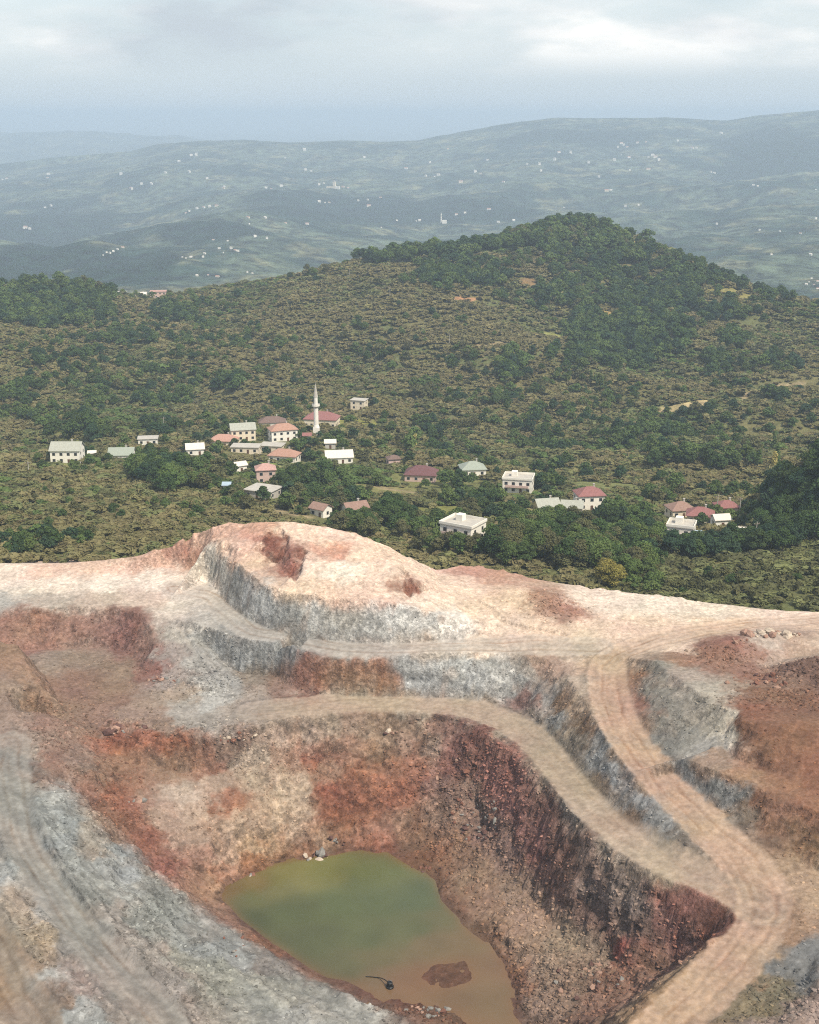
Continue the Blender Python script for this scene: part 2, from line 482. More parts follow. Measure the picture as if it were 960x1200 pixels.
# ------------------------------------------------------------------ the quarry: crest and toe lines -> triangulated surface
BACK = [(-260, 665, 37), (-120, 663, 36.5), (0, 660, 36), (60, 661, 36), (120, 657, 37), (165, 650, 38.8), (200, 640, 41.5), (232, 623, 45.5), (262, 615, 48.5), (300, 613, 50), (345, 612, 50.5), (380, 617, 49.6),
        (420, 627, 47.6), (460, 642, 44.5), (490, 658, 41), (510, 668, 38), (530, 665, 38.5), (560, 664, 38.5), (600, 672, 37.5), (640, 680, 36.5), (690, 690, 36), (760, 697, 36),
        (830, 706, 35.5), (900, 714, 35.5), (960, 718, 35.5), (1100, 727, 36), (1260, 735, 36)]
LINES = [
    BACK,
    # left plateau: front crest and toe
    [(-260, 718, 33), (0, 713, 33), (60, 711, 33), (125, 711, 33.2), (150, 714, 33), (168, 720, 32.6), (175, 728, 32.0), (178, 745, 29.5), (184, 770, 27.2), (192, 790, 25)],
    [(-260, 768, 26), (0, 764, 25.6), (60, 760, 25), (120, 758, 25), (145, 762, 25), (160, 778, 24.7), (172, 792, 24.4), (190, 802, 24.2), (230, 809, 23.8), (280, 816, 23.3)],
    [(200, 722, 32.5), (212, 742, 30.4), (225, 765, 28), (240, 788, 25.4), (250, 802, 24.1)],
    [(214, 727, 32.4), (232, 752, 29.4), (250, 776, 26.4), (275, 806, 23.6)],
    # upper bench road: foot of the mound (upper edge) and crest of the grey face (lower edge)
    [(245, 680, 35.4), (265, 705, 34.0), (290, 725, 33.2), (320, 738, 32.7), (360, 748, 32.4), (420, 754, 32.2), (480, 754, 32.2), (540, 750, 32.5), (580, 745, 33)],
    [(222, 729, 32.6), (240, 734, 32.5), (265, 744, 32.2), (300, 752, 32), (350, 759, 31.9), (400, 765, 31.7), (440, 767, 31.7), (480, 765, 31.8), (540, 764, 31.9), (600, 765, 31.9), (640, 771, 31.7), (655, 779, 31.4)],
    [(238, 756, 28.0), (250, 767, 26), (262, 777, 24.8), (285, 788, 24), (320, 790, 24), (338, 788, 24)],
    # red bank below the bench road
    [(348, 765, 31.4), (375, 772, 30.8), (400, 776, 30.5), (440, 774, 30.7), (468, 770, 31.3)],
    [(336, 800, 23.6), (350, 809, 23), (400, 814, 22.8), (470, 816, 22.5), (540, 819, 22.2), (580, 824, 22.2), (610, 833, 22.3), (630, 846, 22.4), (650, 866, 22.6), (670, 891, 22.8), (690, 916, 23), (720, 951, 23.2), (760, 986, 23.5), (790, 1010, 23.8), (815, 1023, 24)],
    # ramp road down the right side: left edge and right edge
    [(655, 779, 31.4), (672, 800, 31), (690, 830, 30.4), (705, 858, 29.9), (715, 875, 29.5), (740, 905, 28.7), (770, 940, 27.5), (800, 975, 26.3), (830, 1005, 25.2), (845, 1020, 24.6)],
    [(735, 778, 32.5), (736, 800, 31.8), (746, 840, 30.4), (765, 873, 29.3), (790, 903, 28.5), (835, 942, 27.5), (880, 977, 26.6), (920, 1002, 26), (960, 1024, 25.5), (1010, 1050, 25.2)],
    # knoll
    [(735, 772, 33.4), (768, 775, 36.6), (800, 797, 37.2), (833, 822, 37.6), (868, 833, 38)],
    [(800, 785, 36.4), (850, 800, 36.8), (885, 806, 37.2), (840, 785, 36.2)],
    [(838, 835, 36.0), (850, 868, 33.8), (856, 886, 32.8)],
    [(870, 846, 38), (890, 848, 38.6), (915, 850, 39), (960, 845, 39.5), (1060, 852, 40), (1200, 860, 40)],
    [(853, 888, 32.8), (880, 895, 33.3), (910, 905, 33.5), (960, 930, 33.5), (1060, 965, 33.6), (1200, 1000, 34)],
    [(790, 889, 31.2), (830, 902, 32.4), (870, 914, 32.5), (910, 932, 32.5), (960, 952, 32.5), (1060, 985, 32.5), (1200, 1030, 32.5)],
    # berm, bowl and gravel heap behind the knoll
    [(812, 768, 35.6), (835, 756, 37.3), (860, 749, 38), (890, 745, 38.2), (930, 742, 38.2), (960, 740, 38.2), (1100, 742, 38.2), (1250, 744, 38)],
    [(815, 748, 35.5), (870, 735, 35.6), (960, 729, 35.6), (1100, 733, 36)],
    [(835, 778, 35.8), (860, 776, 35.5), (900, 781, 35.5), (930, 770, 35.6), (1000, 765, 35.8)],
    [(930, 785, 38.4), (945, 776, 39.6), (962, 770, 40.4), (1000, 765, 41), (1050, 775, 40)],
    [(905, 800, 37), (930, 812, 37.3), (960, 818, 37.6), (1040, 820, 38)],
    [(880, 825, 38.0), (920, 832, 38.2), (960, 830, 38.6)],
    # rim of the pit
    [(40, 838, 24.2), (80, 848, 23.4), (120, 853, 22.8), (175, 857, 22.3), (230, 861, 22), (290, 856, 22), (325, 845, 22), (345, 838, 22), (420, 832, 22), (490, 832, 21.8), (540, 844, 21.6), (575, 864, 21.6), (600, 883, 21.8), (630, 907, 22), (650, 927, 22.2), (668, 954, 22.5), (700, 986, 22.8), (760, 1021, 23.3), (830, 1051, 23.7), (853, 1064, 23.8), (862, 1078, 23.7), (850, 1094, 23.5), (800, 1131, 23), (760, 1166, 22.5), (730, 1200, 22), (680, 1265, 21), (640, 1330, 20)],
    # walls of the pit half way, and foot of the right wall
    [(120, 882, 19.5), (160, 893, 17), (230, 905, 14.5), (300, 893, 14.8), (350, 888, 14.5), (400, 893, 13.8), (480, 888, 14), (530, 893, 13.5)],
    [(150, 932, 14.5), (200, 952, 11.5), (260, 962, 8.5), (330, 960, 6.5), (400, 955, 5.5), (470, 945, 6), (520, 945, 7)],
    [(190, 990, 8.5), (225, 1020, 4.2), (245, 1037, 1.8)],
    [(540, 908, 12.5), (556, 940, 8.6), (580, 990, 6.4), (615, 1042, 5.4), (656, 1090, 5.2), (705, 1118, 5.8), (742, 1132, 8.2), (780, 1142, 12)],
    [(500, 970, 3), (530, 990, 2.8), (560, 1040, 2.6), (600, 1090, 3.0), (650, 1140, 3.6), (690, 1175, 5), (650, 1200, 3)],
    # shoreline
    [(256, 1048, .25), (262, 1040, .25), (275, 1031, .25), (290, 1023, .25), (330, 1010, .25), (350, 1006, .25), (385, 1001, .25), (400, 994, .25), (440, 997, .25), (480, 991, .25), (503, 996, .25), (512, 1004, .25), (502, 1013, .2), (488, 1018, .1), (512, 1022, .3), (520, 1050, .3), (545, 1075, .3), (575, 1100, .3), (595, 1130, .3), (612, 1170, .3), (622, 1200, .3), (634, 1240, .3), (655, 1310, .4)],
    [(258, 1055, .25), (275, 1075, .25), (300, 1094, .25), (330, 1116, .25), (360, 1137, .25), (400, 1160, .25), (440, 1180, .25), (475, 1189, .35), (520, 1194, .3), (560, 1222, .3), (600, 1255, .3), (640, 1310, .4)],
    [(285, 1050, -2.4), (350, 1050, -4.5), (430, 1045, -5), (480, 1060, -3)], [(340, 1090, -3), (420, 1110, -3), (500, 1090, -2.2)], [(558, 1112, -.45), (572, 1128, -.5), (578, 1150, -.6), (540, 1168, -.4), (580, 1195, -.8), (600, 1220, -.6)], [(530, 1100, -.8), (500, 1108, -.7), (478, 1135, -.5), (540, 1112, -.4)], [(450, 1150, -.5), (480, 1170, -.25), (540, 1180, -.3), (590, 1165, -.9), (570, 1115, -.9)],
    [(490, 1150, -.02), (510, 1132, .04), (545, 1128, .07), (552, 1148, .03), (520, 1158, .02)],
    # grey bank down the left side
    [(70, 930, 22), (100, 955, 19.3), (140, 1000, 14), (165, 1020, 11.4), (190, 1040, 9), (215, 1061, 6.6), (258, 1086, 4), (310, 1114, 2.2), (370, 1151, 1.7), (430, 1177, 1.4), (475, 1195, 1.1)],
    [(86, 915, 21), (110, 940, 17.8), (150, 986, 11.8), (180, 1018, 8), (213, 1046, 3.6), (240, 1056, 1.4)],
    [(35, 920, 23.4), (33, 950, 22), (45, 985, 20), (65, 1020, 17.6), (85, 1050, 15.6), (110, 1082, 13.4), (150, 1132, 10.4), (190, 1172, 8), (220, 1200, 6.5), (280, 1265, 4), (330, 1330, 3)],
    [(45, 918, 24), (44, 950, 22.8), (57, 985, 20.8), (76, 1018, 18.4), (98, 1050, 16.2), (122, 1080, 14), (160, 1125, 11.2), (200, 1165, 8.8)],
    [(110, 1000, 17), (160, 1062, 11.6), (210, 1112, 7.6), (270, 1152, 5), (330, 1183, 3.5), (380, 1205, 2.8), (460, 1260, 1.8)],
    [(-260, 870, 29), (0, 880, 26), (0, 950, 23.4), (8, 1000, 21), (30, 1060, 17.6), (60, 1112, 14.6), (100, 1163, 11.6), (130, 1200, 10), (190, 1280, 6)],
    [(-5, 1040, 20.2), (20, 1100, 16.6), (50, 1160, 13.2), (72, 1200, 11.5), (110, 1270, 8.5)],
    [(-60, 1040, 19.4), (0, 1110, 15.8), (30, 1160, 12.6), (50, 1200, 11)],
    [(-260, 1000, 22), (-200, 1150, 15), (-100, 1250, 10.5), (0, 1200, 12.0), (0, 1300, 8)],
    # spur on the left
    [(-260, 740, 37), (0, 752, 34.5), (20, 758, 33.4), (34, 780, 31), (46, 805, 28.7), (57, 830, 26.6), (64, 862, 25.2), (70, 900, 23.4)],
    [(36, 772, 26.8), (60, 800, 25.3), (75, 830, 24.4), (86, 850, 23.4)], [(-100, 815, 32), (0, 800, 31.6), (20, 832, 28.6), (36, 872, 25.7)],
    # mound
    [(238, 645, 43.0), (262, 652, 44), (285, 668, 44.2), (310, 685, 43), (340, 697, 42.2), (380, 702, 41.6), (430, 705, 41.3), (480, 712, 40), (520, 722, 37.5), (552, 734, 35)],
    [(312, 621, 49.7), (335, 636, 48.5), (350, 655, 46.9), (354, 668, 45.6)], [(303, 638, 47.2), (321, 655, 44.9), (337, 675, 43.1)],
    [(362, 640, 48.2), (375, 665, 46), (372, 685, 43.8)], [(420, 655, 46), (430, 680, 43.8)], [(468, 668, 44.4), (481, 684, 42.9)], [(472, 692, 41.4), (484, 699, 40.7)], [(250, 632, 45.6), (280, 640, 47)],
]
POINTS = [(0, 690, 34.4), (100, 690, 34.1), (200, 700, 33.7), (230, 668, 35.6), (150, 670, 35.4), (60, 678, 35), (-150, 690, 34.5), (200, 660, 36.6),
          (560, 690, 37.4), (600, 705, 36.9), (650, 722, 35.9), (700, 722, 35.7), (620, 745, 33.7), (680, 745, 34), (595, 733, 34.3), (620, 692, 38.6), (645, 703, 38), (668, 716, 36.8),
          (760, 720, 35.5), (760, 745, 35), (700, 752, 34), (690, 766, 32.8), (735, 765, 33.6), (780, 760, 35), (705, 790, 32), (650, 760, 32.6),
          (100, 790, 24.7), (150, 820, 23.8), (60, 822, 24.8), (250, 835, 22.7), (120, 838, 23.3), (300, 834, 22.6), (380, 823, 22.4), (200, 830, 23.2),
          (890, 1060, 24.3), (900, 1110, 23.9), (850, 1150, 23), (800, 1200, 22.2), (940, 1070, 25), (960, 1110, 25.4), (935, 1150, 23.4), (900, 1185, 22.6), (960, 1170, 26), (930, 1200, 26), (1100, 1150, 27), (1150, 1080, 27), (860, 1270, 22), (1000, 1300, 25),
          (560, 725, 35.8), (520, 690, 39.2), (100, 900, 21.4), (90, 880, 22.5), (-250, 930, 27)]


def build_tin():
    pts = []
    back3 = []
    for li, ln in enumerate(LINES):
        w = [at_z(*p) for p in ln]
        if li == 0:
            back3 = w
        for a, b in zip(w[:-1], w[1:]):
            n = max(1, int(np.linalg.norm(b - a) / 2.2))
            for k in range(n):
                pts.append(a + (b - a) * k / n)
        pts.append(w[-1])
    pts += [at_z(*p) for p in POINTS]
    back3 = np.array(back3)
    order = np.argsort(back3[:, 0]); bx = back3[order, 0]; by = back3[order, 1]; bz = back3[order, 2]
    for x in np.arange(-175, 176, 3.0):       # slope behind the edge, down to the natural hillside
        y = np.interp(x, bx, by); z = np.interp(x, bx, bz)
        for off in (10.0, 24.0):
            zg = float(green_z(x, y + off))
            pts.append(np.array([x, y + off + max(0, z - zg - 8) * 0.35, zg - (0.3 if off < 12 else 2.0) if z - zg < 8 else max(zg, z - off * 1.1)]))
    # hidden inner side of the near road edge
    for p in [(858, 1084, 23.5), (850, 1094, 23.5), (825, 1112, 23.2), (800, 1131, 23), (780, 1148, 22.8), (760, 1166, 22.5), (745, 1182, 22.3), (730, 1200, 22), (705, 1232, 21.5), (680, 1265, 21)]:
        w = at_z(*p)
        pts.append(np.array([w[0] - 5.0, w[1] + 4.2, 14.0])); pts.append(np.array([w[0] - 10.5, w[1] + 8.0, 8.0]))
    for x in np.arange(-170, 171, 12.0):      # near side, out of sight
        pts.append(np.array([x, 120.0, 14.0 + abs(x) * 0.1]))
    for y in np.arange(130, 360, 12.0):
        pts.append(np.array([-178.0, y, 34.0])); pts.append(np.array([178.0, y, 36.0]))
    P = np.array(pts)
    return P, bx, by, bz


TINP, BX, BY, BZ = build_tin()
QX0, QX1, QY0, QY1, QS = -150.0, 150.0, 150.0, 384.0, 0.39
qxs = np.arange(QX0, QX1, QS); qys = np.arange(QY0, QY1, QS)
QXX, QYY = np.meshgrid(qxs, qys)


def raster_tin(P):
    res = delaunay_2d_cdt([Vector((p[0], p[1])) for p in P], [], [], 0, 1e-4)
    vs, fs, orig = res[0], res[2], res[3]
    V = np.array([[v.x, v.y] for v in vs])
    z = np.array([np.mean([P[i, 2] for i in o]) if len(o) else 0.0 for o in orig])
    Z = np.full(QXX.shape, np.nan)
    for f in fs:
        a, b, c = V[f[0]], V[f[1]], V[f[2]]
        x0 = max(0, int((min(a[0], b[0], c[0]) - QX0) / QS)); x1 = min(len(qxs) - 1, int((max(a[0], b[0], c[0]) - QX0) / QS) + 1)
        y0 = max(0, int((min(a[1], b[1], c[1]) - QY0) / QS)); y1 = min(len(qys) - 1, int((max(a[1], b[1], c[1]) - QY0) / QS) + 1)
        if x1 < x0 or y1 < y0: continue
        X = QXX[y0:y1 + 1, x0:x1 + 1]; Y = QYY[y0:y1 + 1, x0:x1 + 1]
        d = (b[1] - c[1]) * (a[0] - c[0]) + (c[0] - b[0]) * (a[1] - c[1])
        if abs(d) < 1e-9: continue
        l1 = ((b[1] - c[1]) * (X - c[0]) + (c[0] - b[0]) * (Y - c[1])) / d
        l2 = ((c[1] - a[1]) * (X - c[0]) + (a[0] - c[0]) * (Y - c[1])) / d
        l3 = 1 - l1 - l2
        m = (l1 > -1e-6) & (l2 > -1e-6) & (l3 > -1e-6)
        zz = l1 * z[f[0]] + l2 * z[f[1]] + l3 * z[f[2]]
        Z[y0:y1 + 1, x0:x1 + 1][m] = zz[m]
    bad = np.isnan(Z)
    if bad.any():
        Z[bad] = 20.0
    return Z


def blur(Z, n):
    for _ in range(n):
        Zp = np.pad(Z, 1, mode='edge')
        Z = (Zp[:-2, 1:-1] + Zp[2:, 1:-1] + Zp[1:-1, :-2] + Zp[1:-1, 2:] + 4 * Zp[1:-1, 1:-1]) / 8
    return Z


QZ_RAW = blur(raster_tin(TINP), 2)


def quarry_raw(x, y):
    return grid_sample(QZ_RAW, QX0, QY0, QS, x, y)


def hit_quarry(px, py):
    d = ray(px, py)
    ys = np.arange(152.0, 383.0, 0.3)
    P = np.stack([d[0] / d[1] * ys, ys, CAM_Z + d[2] / d[1] * ys], 1)
    zq = quarry_raw(P[:, 0], P[:, 1])
    below = P[:, 2] < zq
    i = int(np.argmax(below)) if below.any() else len(ys) - 1
    return np.array([P[i, 0], P[i, 1], float(zq[i])])


ROADS = {   # centre lines: name -> (half width, points)
    'ramp': (4.8, [(1080, 722), (960, 727), (880, 733), (800, 745), (748, 760), (718, 778), (714, 805), (726, 845), (750, 885), (790, 930), (835, 975), (875, 1015), (896, 1050), (893, 1080), (872, 1112), (838, 1150), (790, 1200), (740, 1252)]),
    'lower': (4.5, [(893, 1068), (830, 1037), (780, 1010), (725, 972), (685, 933), (652, 893), (612, 857), (560, 834), (500, 825), (430, 823), (360, 828), (300, 834)]),
    'upper': (4.2, [(700, 758), (640, 757), (560, 757), (480, 760), (400, 759), (340, 751), (300, 740), (272, 722), (248, 700), (205, 690)]),
    'left': (4.0, [(12, 870), (14, 920), (24, 970), (46, 1020), (80, 1070), (120, 1120), (165, 1170), (195, 1205)]),
    'corner': (4.5, [(-30, 1085), (5, 1140), (38, 1200), (60, 1240)]),
}
ROADW = {}
for k, (hw, pl) in ROADS.items():
    w = []
    for p in pl:
        q = hit_quarry(*p); w.append(q[:2])
    w = np.array(w)
    # smooth curve through the surveyed points
    dense = []
    for i in range(len(w) - 1):
        p0 = w[max(0, i - 1)]; p1 = w[i]; p2 = w[i + 1]; p3 = w[min(len(w) - 1, i + 2)]
        for s in np.linspace(0, 1, 12, endpoint=False):
            dense.append(0.5 * (2 * p1 + (p2 - p0) * s + (2 * p0 - 5 * p1 + 4 * p2 - p3) * s * s + (3 * p1 - p0 - 3 * p2 + p3) * s ** 3))
    dense.append(w[-1])
    ROADW[k] = np.array(dense)


def road_distance(X, Y, pl, reach=14.0):
    """signed distance from a centre line (only near it)"""
    D = np.full(X.shape, 99.0)
    for a, b in zip(pl[:-1], pl[1:]):
        d = b - a; L2 = d @ d
        if L2 < 1e-6: continue
        lo = np.minimum(a, b) - reach; hi = np.maximum(a, b) + reach
        ix0 = max(0, int((lo[0] - QX0) / QS)); ix1 = min(X.shape[1], int((hi[0] - QX0) / QS) + 2)
        iy0 = max(0, int((lo[1] - QY0) / QS)); iy1 = min(X.shape[0], int((hi[1] - QY0) / QS) + 2)
        if ix1 <= ix0 or iy1 <= iy0: continue
        x = X[iy0:iy1, ix0:ix1]; y = Y[iy0:iy1, ix0:ix1]
        s = np.clip(((x - a[0]) * d[0] + (y - a[1]) * d[1]) / L2, 0, 1)
        ex = x - (a[0] + s * d[0]); ey = y - (a[1] + s * d[1])
        dist = np.sqrt(ex * ex + ey * ey) * np.where(ex * d[1] - ey * d[0] >= 0, 1, -1)
        cur = D[iy0:iy1, ix0:ix1]
        m = np.abs(dist) < np.abs(cur)
        cur[m] = dist[m]
    return D


RD = {k: road_distance(QXX, QYY, ROADW[k]) for k in ROADW}

# how steep, how rough
gy_, gx_ = np.gradient(QZ_RAW, QS)
SLOPE = np.sqrt(gx_ ** 2 + gy_ ** 2)
STEEP = smooth01((blur(SLOPE, 6) - 0.28) / 0.6)
ROADMASK = np.zeros_like(QZ_RAW)
for k, (hw, _) in ROADS.items():
    ROADMASK = np.maximum(ROADMASK, smooth01((hw + 1.0 - np.abs(RD[k])) / 1.6))
ROUGHZ = np.zeros_like(QZ_RAW)      # loose rubble
RUBBLE = [  # (px, py, rx m, ry m, strength)
    (570, 960, 11, 16, 1.0), (520, 925, 9, 9, .8), (640, 1150, 12, 12, .9), (690, 1150, 10, 10, .9), (500, 1185, 9, 5, .8), (620, 1040, 7, 14, .6), (240, 800, 10, 6, .9), (280, 865, 12, 4, .9), (150, 850, 10, 3, .7),
    (70, 860, 7, 14, .6), (130, 960, 6, 12, .7), (170, 1090, 5, 16, .6), (230, 1160, 6, 14, .6), (40, 1100, 4, 18, .6), (930, 820, 14, 6, .7), (940, 785, 9, 7, .9), (650, 705, 8, 5, .7), (760, 1070, 10, 12, .6), (930, 1180, 10, 8, .8), (850, 770, 8, 5, .8)]
for px, py, rx, ry, s in RUBBLE:
    c = hit_quarry(px, py)
    r = ((QXX - c[0]) / rx) ** 2 + ((QYY - c[1]) / ry) ** 2
    ROUGHZ = np.maximum(ROUGHZ, s * np.exp(-r * 0.9))
UNDER = smooth01((0.5 - QZ_RAW) / 0.8)
flat = 1 - STEEP
QZ = QZ_RAW.copy()
amp = (1 - 0.93 * ROADMASK) * (1 - 0.8 * UNDER)
QZ += amp * (STEEP * (0.22 * ridged(QXX / 5.2, QYY / 5.2, 3, 0.5, seed=21) + 0.25 * fbm(QXX / 2.3, QYY / 2.3, 3, 0.55, seed=31) + 1.1 * fbm(QXX / 11, QYY / 11, 3, seed=36)) - 0.2 * STEEP)
QZ += amp * (0.22 * fbm(QXX / 14, QYY / 14, 4, seed=41) + 0.07 * fbm(QXX / 1.6, QYY / 1.6, 3, seed=43)) * (1 - STEEP)
wxx = QXX + 1.2 * fbm(QXX / 3, QYY / 3, 2, seed=48); wyy = QYY + 1.2 * fbm(QXX / 3, QYY / 3, 2, seed=49)
PITW = smooth01((26 - QZ_RAW) / 6)
BLOCK = (0.5 - worley(wxx / 3.2, wyy / 3.2, 3)) * 1.0 + (0.5 - worley(wxx / 1.5, wyy / 1.5, 5)) * 0.7
QZ += amp * STEEP * 0.35 * BLOCK
QZ += amp * ROUGHZ * (0.5 - worley(wxx / 1.9, wyy / 1.9, 7)) * 0.9
QZ += amp * ROUGHZ * (0.25 * np.abs(fbm(QXX / 1.5, QYY / 1.5, 3, 0.6, seed=51)) + 0.15 * ridged(QXX / 3.1, QYY / 3.1, 3, seed=57))
# wheel ruts and the windrow of loose earth along the road edges
for k, (hw, _) in ROADS.items():
    d = RD[k]; wob = 0.8 * fbm(QXX / 13, QYY / 13, 3, seed=61)
    for o, a in ((-1.9, .14), (0.35, .06), (1.7, .14), (3.3, .06)):
        QZ -= a * np.exp(-((d - o - wob) / 0.42) ** 2) * ROADMASK
    QZ += 0.35 * np.exp(-((np.abs(d) - hw - 0.2) / 0.55) ** 2) * (0.5 + 0.5 * fbm(QXX / 3, QYY / 3, 2, seed=63)) * (1 if k in ('ramp', 'lower') else 0.4) * (np.abs(d) < 12)
# rain gullies down the pale plateau behind the crossing
for pl, dep in (([(552, 698), (572, 712), (590, 728), (625, 737), (662, 744)], .7), ([(225, 735), (250, 775), (272, 806)], .5), ([(212, 735), (238, 780), (262, 810)], .5), ([(206, 742), (228, 780), (250, 808)], .45)):
    g = np.array([hit_quarry(*p)[:2] for p in pl])
    QZ -= dep * np.exp(-(road_distance(QXX, QYY, g) / 0.7) ** 2)
YB = np.interp(QXX, BX, BY)


def fracture():
    """broken rock: blocks and ledges pushed out along the surface normal, so faces read as fractured, not fluted"""
    gy, gx = np.gradient(blur(QZ, 6), QS)
    n = np.stack([-gx, -gy, np.ones_like(gx)], -1); n /= np.linalg.norm(n, axis=-1)[..., None]
    V = np.stack([QXX, QYY, QZ], -1)
    w = amp * np.maximum(np.maximum(STEEP * (0.45 + 0.75 * PITW), 0.8 * ROUGHZ), np.maximum(0.16 * MOUNDM, 0.55 * BANK * (1 - ROADMASK)))
    m = w > 0.03
    x, y, z = QXX[m], QYY[m], QZ[m]
    x2 = x + 1.1 * noise3(x / 3, y / 3, z / 3, 1); y2 = y + 1.1 * noise3(x / 3, y / 3, z / 3, 2); z2 = z + 0.9 * noise3(x / 3, y / 3, z / 3, 3)
    d1, c1 = worley3(x2 / 3.4, y2 / 3.4, z2 / 2.2, 4); d2, c2 = worley3(x2 / 1.7, y2 / 1.7, z2 / 1.2, 6)
    D = 1.5 * (c1 - 0.5) + 0.7 * (0.5 - d1) + 0.75 * (c2 - 0.5) + 0.45 * (0.5 - d2) + 1.3 * noise3(x / 8, y / 8, z / 6, 8) + 0.25 * noise3(x / 0.9, y / 0.9, z / 0.9, 9)
    V[m] += n[m] * (D * w[m] * 0.42)[:, None]
    tone = np.zeros_like(QZ); tone[m] = (0.55 * (c1 - 0.5) + 0.55 * (c2 - 0.5)) * w[m]
    return V.reshape(-1, 3), tone

